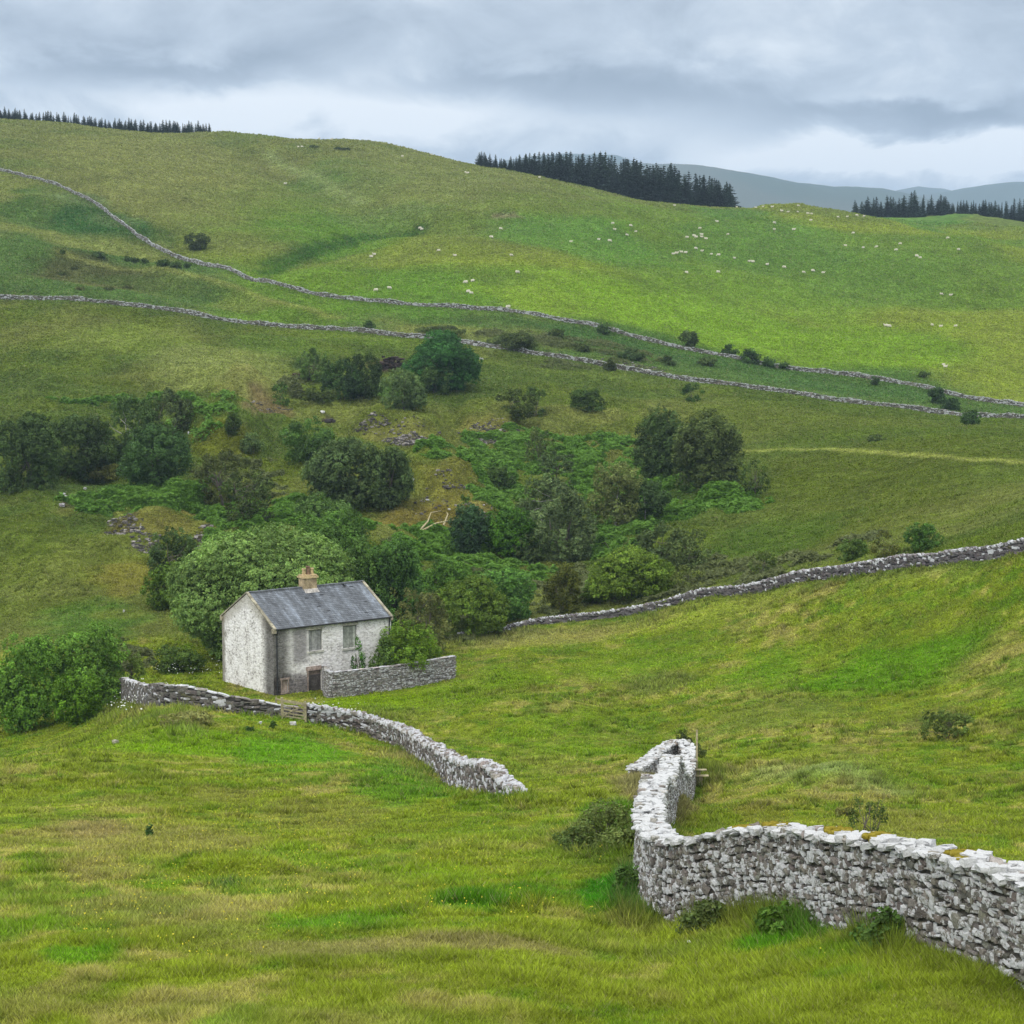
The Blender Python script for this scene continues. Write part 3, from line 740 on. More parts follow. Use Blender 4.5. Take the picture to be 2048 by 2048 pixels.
# garden wall: flat topped, weathered render
wg, WG = drystone('garden_wall', np.vstack([[HX0 + 4.55 * LX - .1 * WX, HY0 + 4.55 * LY - .1 * WY], path_uvY(GARDEN)]), [2.05,2.05,2.0,1.95,1.9,1.85], 'smooth topped grey garden wall leading right from the white house', ST_MID,
    sl=0.16, sh=0.08, rough=0.1, tb=0.42, tt=0.38, dark=(0.19, 0.18, 0.175), light=(0.30, 0.295, 0.30), share=0.22, white=0.36, cop=(0.5, 0.19, 0.05), cop_tilt=0.0, cop_share=0.2, cap='flat', seed=9, irregular=0.0, cat='garden wall')

# golden moss cushions on the near wall's cope
MOSS, t = new_mat('golden_moss')
pos = t.n('ShaderNodeNewGeometry').outputs['Position']
t.out(t.bsdf(t.ramp(t.noise(pos, 9, 5, .7), [(.3, (.12, .10, .012)), (.55, (.23, .19, .03)), (.75, (.36, .31, .07))]), 1.0, 0.0, t.bump(t.noise(pos, 22, 4, .7), 1, .03)))
def moss_cushion(u, wid):
    q, x, y, zg, zt, tx, ty = WN
    ok = q < q[-1] * 0.5
    uu = project(x, y, zt)[0]; i = int(np.argmin(np.where(ok, abs(uu - u), 1e9)))
    n = 34; r = np.random.default_rng(int(u))
    o = (r.random(n) - .5) * wid; w = (r.random(n) - .5) * 0.42 - .06
    cen = np.stack([x[i] + tx[i] * o - ty[i] * w, y[i] + ty[i] * o + tx[i] * w, np.interp(o, [-9, 9], [zt[i], zt[i]]) + 0.055 + 0.02 * r.random(n) - 0.10 * np.abs(w)], -1)
    hs = np.stack([.045 + .05 * r.random(n), .05 + .05 * r.random(n), .022 + .025 * r.random(n)], -1)
    I = np.eye(3); org = np.array(wn.location)
    v, qq, c = stones(cen - org, hs, np.repeat(I[0][None], n, 0), np.repeat(I[1][None], n, 0), np.repeat(I[2][None], n, 0), np.ones((n, 4)), .2, r)
    b = Buf(); b.add(v, qq, c); link('moss', b.mesh('moss', True), MOSS, wn)
for u, wd in ((1553, .38), (1672, .36), (1757, .40), (1482, .12), (1918, .36)): moss_cushion(u, wd)
# ------------------------------------------------------------------ foliage
def leaf_material(name, trans=0.25):
    m, t = new_mat(name)
    col = t.attr().outputs['Color']
    oc = t.n('ShaderNodeObjectInfo').outputs['Color']
    cc = t.mix(1.0, col, oc, 'MULTIPLY')
    d = t.bsdf(cc, 0.7, 0.15)
    tr = t.n('ShaderNodeBsdfTranslucent'); t.l(t.mix(1.0, cc, (1.15, 1.2, 0.6), 'MULTIPLY'), tr.inputs[0])
    mx = t.n('ShaderNodeMixShader', ins={0: trans}); t.l(d.outputs[0], mx.inputs[1]); t.l(tr.outputs[0], mx.inputs[2])
    t.out(mx); return m
LEAF = leaf_material('leaves')
BARK, t = new_mat('bark')
pos = t.n('ShaderNodeNewGeometry').outputs['Position']
t.out(t.bsdf(t.mix(1.0, t.ramp(t.noise(pos, 5, 5, .7), [(.3, (.3, .3, .3)), (.7, (1, 1, 1))]), t.n('ShaderNodeObjectInfo').outputs['Color'], 'MULTIPLY'), .95, .1))

def tube(pts, rad, sides=6):
    pts = np.asarray(pts, float); n = len(pts)
    tg = np.gradient(pts, axis=0); tg /= np.linalg.norm(tg, axis=1)[:, None] + 1e-9
    up = np.where(np.abs(tg[:, 2:3]) > 0.9, np.array([[1., 0, 0]]), np.array([[0., 0, 1]]))
    a = np.cross(tg, up); a /= np.linalg.norm(a, axis=1)[:, None] + 1e-9; b = np.cross(tg, a)
    ang = np.linspace(0, 2 * np.pi, sides, endpoint=False)
    rad = np.asarray(rad, float)
    v = pts[:, None] + rad[:, None, None] * (np.cos(ang)[None, :, None] * a[:, None] + np.sin(ang)[None, :, None] * b[:, None])
    q = []
    for i in range(n - 1):
        for k in range(sides):
            q.append((i*sides+k, i*sides+(k+1) % sides, (i+1)*sides+(k+1) % sides, (i+1)*sides+k))
    return v.reshape(-1, 3), np.array(q)

def leaf_quads(cen, nrm, size, r, aspect=0.6):
    """small rhombic sprays facing roughly along nrm"""
    n = len(cen)
    nrm = nrm + (r.random((n, 3)) - 0.5) * 1.5
    nrm /= np.linalg.norm(nrm, axis=1)[:, None] + 1e-9
    ref = r.standard_normal((n, 3)); a = np.cross(nrm, ref); a /= np.linalg.norm(a, axis=1)[:, None] + 1e-9
    b = np.cross(nrm, a)
    s = (size * (0.6 + 0.8 * r.random(n)))[:, None]
    v = np.stack([cen + a * s, cen + b * s * aspect, cen - a * s, cen - b * s * aspect], 1)
    # bend each spray a little so that it catches light on both halves
    v[:, 0] -= nrm * s * 0.25; v[:, 2] -= nrm * s * 0.25
    return v.reshape(-1, 3), np.arange(n * 4).reshape(n, 4)

def lobes(w, h, n, r, flat=0.25, size=(0.26, 0.42), top_heavy=0.0):
    """centres and radii of the leafy masses that make up a crown w wide, h high"""
    out = []
    for i in range(n):
        while True:
            p = r.random(3) * 2 - 1
            q2 = p @ p
            if 0.12 < q2 < 1 and p[2] > -1 + flat: break
        k = size[0] + (size[1] - size[0]) * r.random()
        p = p / math.sqrt(q2) * q2 ** 0.25 * (1 - k)
        if p[2] < -0.2: p[:2] *= 0.92
        c = np.array([p[0] * w / 2, p[1] * w / 2, h * 0.5 + p[2] * h / 2])
        out.append((c, np.array([k * w * 0.52, k * w * 0.52, k * h * 0.52])))
    return out

TREES = []
def plant(name, loc, w, h, label, cat, color, kind='round', leaf=0.24, dens=1.0, nl=None, group=None, bark=(0.16, 0.14, 0.12), trunk_h=None, seed=None, lean=0.0,
          twigs=0, stems=None, flat=0.3, var=0.6, sub=0.9, wy=None, stretch=None):
    """one tree or bush: crown of leaf sprays over lobes, tapering trunk with limbs"""
    leaf = leaf * 0.62
    r = np.random.default_rng(seed if seed is not None else int(abs(loc[0] * 7919 + loc[1] * 104729)) % 999983)
    x, y, z = loc
    root = empty(name, (x, y, z - 0.05)); tag(root, label, cat, group)
    th = trunk_h if trunk_h is not None else 0.0
    ch = h - th
    if kind == 'round': nl_, sz = 30, (0.18, 0.38)
    elif kind == 'airy': nl_, sz = 24, (0.13, 0.27)
    elif kind == 'birch': nl_, sz = 34, (0.15, 0.29)
    elif kind == 'low': nl_, sz = 16, (0.26, 0.42)
    else: nl_, sz = 24, (0.2, 0.34)
    nl_ = nl or nl_
    LB = lobes(w, ch, nl_, r, flat, sz)
    V = []; N = []; TINT = []
    for c, rad in LB:
        area = 4 * math.pi * ((rad[0] * rad[1] + 2 * rad[0] * rad[2]) / 3)
        k = max(12, int(dens * 1.15 * area / (leaf * leaf * 1.2)))
        d = r.standard_normal((k, 3)); d /= np.linalg.norm(d, axis=1)[:, None]
        ub = d[:, 2] > -0.55 - 0.3 * r.random(k)
        d = d[ub]; k = len(d)
        rr = 0.66 + 0.40 * r.random((k, 1)) ** 0.7
        # sub-clumps: pull leaves toward a handful of tufts
        m = max(4, int(k / 26)); tuf = r.standard_normal((m, 3)); tuf /= np.linalg.norm(tuf, axis=1)[:, None]
        near = np.argmax(d @ tuf.T, axis=1)
        dd = d * (1 - 0.42 * sub) + tuf[near] * 0.42 * sub
        p = dd * rr * rad + c
        V.append(p); N.append(d * 0.9 + np.array([0, 0, 0.35]))
        tv = (1 + (r.random(m) - 0.5) * var)[near] * (1 + (r.random() - 0.5) * var)
        TINT.append(tv)
    V = np.vstack(V); N = np.vstack(N); TINT = np.concatenate(TINT)
    # fit the crown to its noted width and height
    lo = np.percentile(V, 1.5, axis=0); hi = np.percentile(V, 98.5, axis=0)
    kx = w / (hi[0] - lo[0]); kz = ch / (hi[2] - lo[2]); mx_ = (hi + lo) / 2
    V[:, 0] = (V[:, 0] - mx_[0]) * kx; V[:, 1] = (V[:, 1] - mx_[1]) * w / (hi[1] - lo[1]); V[:, 2] = (V[:, 2] - lo[2]) * kz
    LB = [(np.array([(c[0] - mx_[0]) * kx, c[1] - mx_[1], (c[2] - lo[2]) * kz]), rad) for c, rad in LB]
    # ragged outline
    V += (r.random(V.shape) - 0.5) * leaf * 1.6
    V[:, 2] = np.maximum(V[:, 2], -th - 0.3)
    if stretch is not None: V[:, 1] *= stretch
    if lean: V[:, 0] += lean * V[:, 2]
    v, q = leaf_quads(V + np.array([0, 0, th]), N, np.full(len(V), leaf), r)
    tint = TINT * (0.75 + 0.5 * r.random(len(V)))
    hue = r.random(len(V))[:, None]
    col = tint[:, None] * (np.array([0.9, 1.0, 0.85]) * (1 - hue) + np.array([1.15, 1.05, 0.9]) * hue)
    me = mesh_np('crown', v, q, np.repeat(col, 4, 0))
    wm = 1.55 * (.92 + .18 * r.random())
    o = link('crown', me, LEAF, root); o.color = (color[0] * wm, color[1] * 1.62, color[2] * 1.15, 1.0)
    # trunk and limbs
    b = Buf(); nst = stems or (1 if trunk_h else max(2, int(w / 2.5)))
    r0 = max(0.04, 0.022 * h) / math.sqrt(nst)
    for s_ in range(nst):
        a = r.random() * 6.28; sp = (0.08 if nst == 1 else 0.25) * w * (0.3 + r.random())
        top = np.array([math.cos(a) * sp, math.sin(a) * sp, th + ch * (0.55 + 0.25 * r.random())])
        tt_ = np.linspace(0, 1, 7)[:, None]
        base = np.array([math.cos(a) * sp * 0.15, math.sin(a) * sp * 0.15, -0.2])
        pth = base + (top - base) * tt_ + (r.random((7, 3)) - 0.5) * 0.05 * h * np.sin(tt_ * 3.1)
        if lean: pth[:, 0] += lean * pth[:, 2]
        v, q = tube(pth, np.linspace(r0, r0 * 0.25, 7)); b.add(v, q, np.ones((1, 4)))
        for _ in range((2 if trunk_h and bark == WHITE_BARK else 4) + twigs):
            i = r.integers(2, 6); c, rad = LB[r.integers(len(LB))]
            e = c + np.array([0, 0, th]) + (r.random(3) - 0.5) * rad * (1.4 if twigs else .6)
            if twigs: e[2] += rad[2] * 0.8
            u_ = np.linspace(0, 1, 5)[:, None]; st = pth[i]
            pl = st + (e - st) * u_ + (r.random((5, 3)) - 0.5) * 0.06 * h * np.sin(u_ * 3.1)
            v, q = tube(pl, np.linspace(r0 * 0.5, r0 * 0.12, 5), 4); b.add(v, q, np.ones((1, 4)))
    o = link('trunk', b.mesh('trunk'), BARK, root); o.color = (*bark, 1.0)
    TREES.append((x, y, w))
    return root

G_DARK = (0.030, 0.062, 0.018); G_MID = (0.046, 0.088, 0.024); G_GREY = (0.070, 0.098, 0.052); G_BLUE = (0.028, 0.056, 0.030)
G_LIGHT = (0.062, 0.122, 0.030); G_OLIVE = (0.080, 0.110, 0.026); G_YEL = (0.105, 0.128, 0.026); G_HAW = (0.040, 0.060, 0.020); G_BRIGHT = (0.048, 0.115, 0.016)
WHITE_BARK = (0.50, 0.48, 0.45)

def bush(name, x0, x1, y0, y1, label, cat, color, Y=None, base=None, **k):
    """placed from the noted extent (left, right, top, foot); the foot gives its distance"""
    uc = (x0 + x1) / 2
    if Y is None: x, y, z = gd(uc, base if base is not None else y1 - 2)
    else:
        x = (uc * D - 1024) / F_PX * Y; y = Y; z = float(hz(x, y))
    w = (x1 - x0) * D / F_PX * y
    _, _, zt = pt(uc * D, y0 * D, y)
    h = max(float(zt) - z, 0.4)
    return plant(name, (x, y + w * 0.18, float(hz(x, y + w * 0.18))), w, h, label, cat, color, **k)

T = bush
# trees in and around the old quarry
T('tree', 768,900,632,738, 'big round dark green tree below the lower hill wall', 'tree', (0.026,0.070,0.024), leaf=.30, nl=34, flat=.15)
T('willow_bush', 724,800,700,778, 'grey green rounded willow in front of the big dark tree', 'bush', G_GREY, leaf=.28, base=774)
T('tree', 790,850,682,748, 'paler green small tree growing against the big round dark one', 'tree', (0.050,0.088,0.034), leaf=.28, base=746)
T('tree', 560,618,658,722, 'light green slim tree on the left rim of the quarry face', 'tree', (0.058,0.098,0.036), leaf=.28, base=722, kind='airy', dens=1.3)
T('bush', 608,680,684,758, 'very dark bush under the quarry face, right of the light slim tree', 'bush', (0.020,0.044,0.016), leaf=.28)
T('tree', 664,718,672,752, 'dark narrow tree beside the earth hole in the quarry face', 'tree', (0.030,0.052,0.018), leaf=.28, dens=.9)
T('shrub', 570,632,735,762, 'low dark shrub on the quarry floor', 'shrub', (0.042,0.062,0.022), leaf=.26, kind='low')
T('shrub', 515,545,722,768, 'small shrub under the lip of the grass bank left of the quarry', 'shrub', G_MID, leaf=.24, kind='airy')
T('hawthorn', 940,1008,742,800, 'dark hawthorn behind the right hand spoil heap', 'hawthorn', G_HAW, leaf=.26, kind='airy', dens=1.4, twigs=3)
T('hawthorn', 992,1028,732,790, 'thin hawthorn leaning against the one behind the right spoil heap', 'hawthorn', (0.046,0.07,0.024), leaf=.26, kind='airy', twigs=2)
T('hawthorn', 1078,1140,737,779, 'compact dark hawthorn alone on the slope in mid picture', 'hawthorn', (0.034,0.056,0.018), leaf=.26, kind='low', twigs=3)
T('hawthorn', 1288,1326,724,760, 'small dark thorn bush just below the lower hill wall', 'hawthorn', (0.036,0.064,0.022), leaf=.26, kind='airy')
T('hawthorn', 1218,1262,765,805, 'bare topped thorn showing twigs above the big dark pair of trees', 'hawthorn', (0.05,0.064,0.03), leaf=.22, kind='airy', dens=.35, twigs=8, base=812)
T('tree', 1203,1300,783,912, 'left tree of the big dark pair right of centre', 'tree', (0.034,0.060,0.026), leaf=.27, kind='round', nl=40, base=905)
T('tree', 1278,1394,793,930, 'right and larger tree of the big dark pair right of centre', 'tree', (0.050,0.074,0.034), leaf=.27, kind='round', nl=52, base=925)
T('hawthorn', 1398,1452,872,940, 'gappy hawthorn right of the big dark pair', 'hawthorn', (0.038,0.062,0.024), leaf=.25, kind='airy', dens=.55, twigs=5)
T('birch_tree', 1116,1206,878,1008, 'yellowish green birch with a white trunk', 'birch', (0.084,0.104,0.050), leaf=.25, kind='birch', nl=36, trunk_h=1.5, bark=WHITE_BARK, base=1006)
T('birch_tree', 1172,1262,908,1010, 'dark birch just right of the yellowish one, white stemmed', 'birch', (0.036,0.058,0.028), leaf=.25, kind='birch', trunk_h=1.2, bark=WHITE_BARK, base=990)
T('birch_tree', 980,1085,905,1010, 'grey green birch above the willows in the hollow', 'birch', (0.064,0.086,0.050), leaf=.25, kind='birch', bark=WHITE_BARK)
T('willow_tree', 1008,1118,932,1062, 'tall soft grey willow standing in the middle of the hollow', 'willow', (0.074,0.096,0.058), leaf=.25, nl=40, kind='birch')
T('willow_bush', 1070,1124,985,1045, 'low grey willow spreading right from the tall soft grey one', 'bush', (0.066,0.090,0.048), leaf=.24, kind='low')
T('conifer_bush', 853,922,962,1056, 'dense blue green tree left of the bright bush in the hollow', 'tree', (0.028,0.054,0.034), leaf=.23, nl=34)
T('bush', 912,1012,966,1054, 'bright deep green bush beside the dense blue green tree', 'bush', (0.040,0.092,0.012), leaf=.23)
T('willow_bush', 962,1022,1010,1064, 'small grey bush at the foot of the bright deep green one', 'bush', (0.058,0.088,0.044), leaf=.22)
T('tree', 1018,1080,855,920, 'mushroom shaped grey green tree in the bracken', 'tree', (0.056,0.080,0.044), leaf=.25, kind='airy', dens=1.4, trunk_h=1.8)
T('hawthorn', 992,1046,812,880, 'sparse thorn tree above the mushroom shaped one', 'hawthorn', (0.048,0.066,0.030), leaf=.24, kind='airy', dens=.7, twigs=4)
T('shrub', 915,970,882,932, 'small dark shrub right of the ochre spoil heap', 'shrub', (0.044,0.070,0.024), leaf=.24, kind='low')
T('shrub', 865,893,935,985, 'thin green shrub on the foot of the ochre spoil heap', 'shrub', (0.05,0.082,0.026), leaf=.22, kind='airy')
T('tree', 582,702,838,962, 'grey green tree, left of two standing behind the house', 'tree', (0.058,0.084,0.044), leaf=.25, kind='round', nl=46)
T('tree', 690,775,853,962, 'darker tree, right of two standing behind the house', 'tree', (0.042,0.068,0.032), leaf=.25, kind='round', nl=38, twigs=2)
T('bush', 536,626,798,878, 'round leafy bush on the grassy knoll left of centre', 'bush', (0.044,0.090,0.028), leaf=.26, nl=26)
T('shrub', 426,454,786,830, 'narrow dark shrub on the flank of the left mound', 'shrub', (0.036,0.062,0.020), leaf=.24)
T('shrub', 454,498,820,862, 'grey green shrub below the narrow dark one on the left mound', 'shrub', (0.056,0.084,0.04), leaf=.24, kind='low')
T('birch_tree', 192,292,764,880, 'birch with pale bare stems in the left dark thicket', 'birch', (0.040,0.066,0.028), leaf=.26, kind='birch', bark=WHITE_BARK, twigs=5)
T('tree', 272,358,744,838, 'grey tree at the top right of the left dark thicket', 'tree', (0.050,0.070,0.038), leaf=.26, kind='birch', dens=.9)
T('tree', 232,352,812,915, 'rounded dark green tree at the front of the left thicket', 'tree', (0.036,0.070,0.028), leaf=.25, nl=36)
T('tree', 100,205,798,915, 'dark tree at the left edge of the picture', 'tree', (0.038,0.062,0.026), leaf=.26, nl=32)
T('tree', -10,110,790,925, 'tall dark tree beyond the left dark thicket, furthest left', 'tree', (0.036,0.062,0.026), leaf=.26, nl=32)
T('dead_birch', 150,215,790,890, 'almost leafless birch with pale stems at the left', 'birch', (0.08,0.09,0.04), leaf=.22, kind='airy', dens=.18, twigs=8, bark=(.42,.38,.30), base=886)
T('shrub', 158,220,878,914, 'yellowish low shrub in front of the left thicket', 'shrub', (0.084,0.098,0.034), leaf=.22, kind='low')
T('hawthorn', 368,472,862,965, 'straggling brown green hawthorn on the slope of the left mound', 'hawthorn', (0.048,0.058,0.024), leaf=.24, kind='airy', dens=.8, twigs=5)
T('hawthorn', 418,512,898,992, 'lower straggling hawthorn nearest the bracken', 'hawthorn', (0.040,0.056,0.022), leaf=.24, kind='airy', dens=.9, twigs=4)
T('tree', 284,366,1008,1102, 'slim grey green tree on the brown bank left of the house', 'tree', (0.048,0.076,0.034), leaf=.22, kind='birch')
T('bush', 273,366,1068,1152, 'bright leafy bush at the foot of the brown bank', 'bush', (0.050,0.086,0.014), leaf=.21)
T('shrub', 386,472,1015,1068, 'dull green shrub behind the top of the dome shaped tree', 'shrub', (0.050,0.074,0.028), leaf=.22, kind='low')
# round the house
T('domed_tree', 333,640,1024,1262, 'huge dome shaped leafy tree hugging the back of the house', 'tree', (0.098,0.150,0.062), Y=167, leaf=.20, nl=90, flat=.02, dens=1.1, trunk_h=.6, var=.5, sub=1.1)
T('tree', 540,705,982,1110, 'rounded tree behind the dome, above the chimney', 'tree', (0.056,0.108,0.030), Y=186, leaf=.21, nl=44, sub=1.0)
T('tree', 630,712,1035,1150, 'leafy tree rising behind the right end of the roof', 'tree', (0.058,0.112,0.036), Y=176, leaf=.20, nl=30, sub=1.0)
T('tree', 684,792,1032,1175, 'dark leafy tree behind the right gable of the house', 'tree', (0.044,0.088,0.028), Y=178, leaf=.21, nl=40)
T('bush', 560,660,940,1010, 'grey leaved bush in the bracken uphill of the house', 'bush', (0.058,0.098,0.036), leaf=.22, kind='low')
T('hawthorn', 748,842,1118,1212, 'grey twiggy hawthorn beside the right gable', 'hawthorn', (0.078,0.092,0.046), Y=166, leaf=.17, kind='airy', dens=1.0, twigs=6)
T('bush', 826,952,1096,1205, 'olive green bush between the hawthorn and the end of the low wall', 'bush', (0.074,0.110,0.024), Y=176, leaf=.19, nl=34)
T('bush', 885,1002,1080,1170, 'fresh green bush right behind the olive green one', 'bush', (0.064,0.132,0.040), Y=184, leaf=.19, nl=30)
T('bush', 790,880,1060,1130, 'mid green bush uphill of the olive green one', 'bush', (0.052,0.100,0.022), Y=192, leaf=.21, kind='low')
T('shrub', 1028,1096,1068,1168, 'upright dark shrub with brown sprays at the low wall', 'shrub', (0.054,0.066,0.018), Y=186, leaf=.19, nl=22)
T('bush', 1126,1272,1040,1145, 'yellow green bush beside the long low wall', 'bush', (0.074,0.122,0.024), Y=188, leaf=.2, nl=40, base=1140)
T('bush', 1100,1160,1090,1148, 'small green bush left of the yellow green one', 'bush', (0.060,0.096,0.020), Y=190, leaf=.2, kind='low')
T('willow_bush', 1204,1290,992,1080, 'grey willow behind the yellow green bush', 'bush', (0.054,0.078,0.042), leaf=.22, kind='birch')
T('willow_bush', 1262,1334,1000,1080, 'right hand grey willow behind the yellow green bush', 'bush', (0.058,0.084,0.042), leaf=.22, kind='birch')
T('shrub', 1270,1330,1068,1122, 'pale straggly shrub behind the low wall', 'shrub', (0.085,0.106,0.04), Y=186, leaf=.18, kind='airy', dens=.7)
T('bush', 1718,1778,988,1032, 'fresh green bush peeping over the low wall at far right', 'bush', (0.046,0.092,0.026), Y=161, leaf=.17, kind='low')
T('hawthorn', 1650,1704,1003,1045, 'brownish thorn growing over the low wall', 'hawthorn', (0.066,0.076,0.028), Y=163, leaf=.15, kind='airy', dens=.6, twigs=4)
T('shrub', 1590,1640,1018,1048, 'low shrub just behind the right end of the low wall', 'shrub', (0.060,0.092,0.03), Y=170, leaf=.16, kind='low')
T('shrub', 1420,1470,1042,1075, 'low weedy shrub behind the middle of the low wall', 'shrub', (0.068,0.094,0.036), Y=180, leaf=.16, kind='airy')
T('bush', 716,822,1178,1242, 'leafy green bush inside the garden wall', 'bush', (0.080,0.140,0.022), Y=149.9, leaf=.17, nl=26)
T('bush', 690,740,1205,1248, 'darker low bush between the house and the leafy garden bush', 'bush', (0.062,0.100,0.032), Y=148.2, leaf=.16, kind='low')
T('sapling', 658,684,1203,1250, 'small pointed sapling in front of the boarded window', 'sapling', (0.050,0.108,0.028), Y=148.6, leaf=.13, nl=9)
T('shrub', 282,372,1222,1290, 'dark spreading shrub left of the gable wall', 'shrub', (0.056,0.086,0.026), Y=160, leaf=.17, kind='low', dens=.9)
T('bush', 85,222,1192,1325, 'fresh light green bush at the left edge', 'bush', (0.088,0.160,0.036), Y=146, leaf=.17, nl=36)
T('bush', 85,172,1275,1420, 'deep green bush nearest the left edge', 'bush', (0.064,0.120,0.014), Y=138, leaf=.16, nl=30)
T('shrub', 200,262,1230,1310, 'wispy green shrub right of the light green bush', 'shrub', (0.064,0.100,0.032), Y=148, leaf=.15, kind='airy', dens=.7)
T('bush', -30,90,1210,1400, 'broad green bush beyond the left edge bushes', 'bush', (0.080,0.150,0.030), Y=143, leaf=.17, nl=34)
# hillside thorns along the two walls
HILL = [(350,392,442,473,'wind pruned dark thorn tree above the upper hill wall',.030,.044,.022),(174,197,475,489,'largest of the thorn bushes strung along the terrace at left',.034,.056,.024),
 (113,122,472,481,'leftmost tiny bush on the terrace',.04,.06,.026),(687,707,605,623,'single round bush sitting on the lower hill wall',.034,.062,.022),(1127,1151,612,631,'round dark bush below the upper hill wall near its middle',.032,.060,.024),
 (1283,1316,626,660,'cone shaped bush against the upper hill wall',.036,.058,.026),(1363,1392,651,673,'round bush in the row under the upper wall, next right of the cone',.028,.054,.022),(1400,1434,660,687,'pair topped bush third along the upper wall',.030,.056,.024),
 (1440,1463,675,694,'bush fourth along under the upper wall',.034,.06,.026),(1470,1487,684,698,'small bush at the right end of the row under the upper wall',.036,.066,.028),(1645,1659,711,727,'tiny bush astride the upper wall at right',.03,.05,.024),
 (1752,1782,732,762,'left of the two dark bushes on the upper wall near the right edge',.024,.050,.022),(1774,1812,752,774,'right of the two dark bushes on the upper wall near the right edge',.024,.050,.022),(1138,1162,680,700,'bush growing through the lower hill wall',.036,.05,.024),
 (1735,1755,702,714,'low bush in the pasture at right',.04,.066,.026),(1083,1112,650,664,'scrubby low bush between the hill walls, left of centre',.044,.062,.028),(1166,1214,657,680,'ragged bush between the hill walls',.042,.066,.03),
 (925,1010,632,660,'dark spreading scrub between the hill walls beside the round tree',.040,.058,.026),(790,872,618,636,'low scrub on the top of the lower hill wall',.044,.062,.028),(1035,1062,622,638,'tiny scrub below the upper wall',.044,.066,.03),
 (1248,1275,672,690,'small dark bush lying between the hill walls, right of centre',.04,.064,.028),(1318,1350,675,692,'grey scrub between the hill walls',.046,.066,.03),
 (1815,1850,775,800,'dark bush at the end of the upper wall',.03,.056,.022),(1640,1670,820,832,'dull low scrub by the lower hill wall at right',.046,.066,.03)]
for i, (x0, x1, y0, y1, lab, cr, cg, cb) in enumerate(HILL):
    T('thorn_bush', x0, x1, y0, y1 + 1, lab, 'bush', (cr, cg, cb), leaf=.34, kind='low', base=y1, group='thorn bushes scattered along the hill walls', sub=.5, flat=.12)
for i, (x0, x1, y0, y1) in enumerate([(233,248,484,494),(248,262,487,497),(266,280,488,499),(295,318,491,503),(320,342,494,506),(346,359,496,507)]):
    T('thorn_bush', x0, x1, y0, y1 + 1, ['first','second','third','fourth','fifth','last'][i] + ' from the left in the short row of tiny bushes below the terrace', 'bush', (.034,.056,.026), leaf=.32, kind='low', base=y1, group='row of tiny bushes below the terrace', sub=.5)
for i, (x, y) in enumerate([(118,520),(150,548),(205,548),(140,508),(240,545)]):
    T('shrub', x-8, x+8, y-6, y+2, ['upper left','lower left','middle','top','right hand'][i] + ' dark tuft of scrub on the brown bank between the walls at left', 'shrub', (.05,.06,.03), leaf=.3, kind='low', group='scrub tufts on the brown bank')
for i, (x, y) in enumerate([(592,278),(638,282),(652,283)]):
    T('shrub', x-8, x+8, y-4, y+2, ['left','middle','right'][i] + ' of three dark rush clumps near the hill top', 'shrub', (.05,.066,.034), leaf=.4, kind='low', base=y+1, group='rush clumps near the hill top')
# fields in the foreground
T('bush', 1742,1832,1342,1400, 'twiggy grey green bush in the meadow at the right edge', 'bush', (0.058,0.082,0.028), leaf=.13, kind='airy', dens=.9, twigs=4, base=1396)
T('bush', 1308,1338,1403,1448, 'dark round bush to the right of the stile post', 'bush', (0.046,0.058,0.024), Y=101, leaf=.09, nl=14)
T('bush', 1282,1312,1378,1400, 'dark bush poking up behind the end of the foreground wall', 'bush', (0.05,0.06,0.026), Y=104, leaf=.09, nl=12, base=1420)

# ------------------------------------------------------------------ conifers
def conifer_mesh(seed, h=18.0, w=6.0, tiers=20):
    r = np.random.default_rng(seed); C = []; N = []; S = []
    for i in range(tiers):
        f = i / (tiers - 1); z = h * (0.04 + 0.94 * f)
        rad = w / 2 * (1 - f) ** 0.62 * (0.75 + 0.5 * r.random()) + 0.18
        nb = int(7 + 15 * (1 - f))
        for b in range(nb):
            a = r.random() * 6.283; R = rad * (0.6 + 0.55 * r.random())
            k = max(3, int(R / 0.42))
            t_ = (np.arange(k) + .6) / k
            p = np.stack([np.cos(a) * R * t_, np.sin(a) * R * t_, z - R * 0.38 * t_ ** 1.3 + 0.22 * R * t_ ** 3], -1) + (r.random((k, 3)) - .5) * .3
            C.append(p); N.append(np.tile([0, 0, 1.0], (k, 1))); S.append(0.80 * (1 - 0.5 * f) * np.ones(k) * (1.15 - .3 * t_))
    C.append(np.stack([np.zeros(8), np.zeros(8), np.linspace(h * .9, h * 1.03, 8)], -1)); N.append(np.tile([1., 0, 0], (8, 1))); S.append(np.linspace(.4, .16, 8))
    C = np.vstack(C); N = np.vstack(N); S = np.concatenate(S)
    v, q = leaf_quads(C, N, S, r, .55)
    col = np.repeat((0.7 + 0.6 * r.random(len(C)))[:, None] * np.ones((1, 3)), 4, 0)
    b = Buf(); b.add(v, q, col)
    return b.mesh('crown'), r
def conifer_trunk(h):
    b = Buf(); v, q = tube([(0, 0, -1), (0, 0, h * .4), (0, 0, h * .95)], [.28, .2, .04]); b.add(v, q, np.ones((1, 4))); return b.mesh('trunk')
CON = [conifer_mesh(100 + i, 18, [10.5, 8.5, 7.4, 9.8, 6.4, 11.5][i], 22)[0] for i in range(6)]
CTR = conifer_trunk(18)
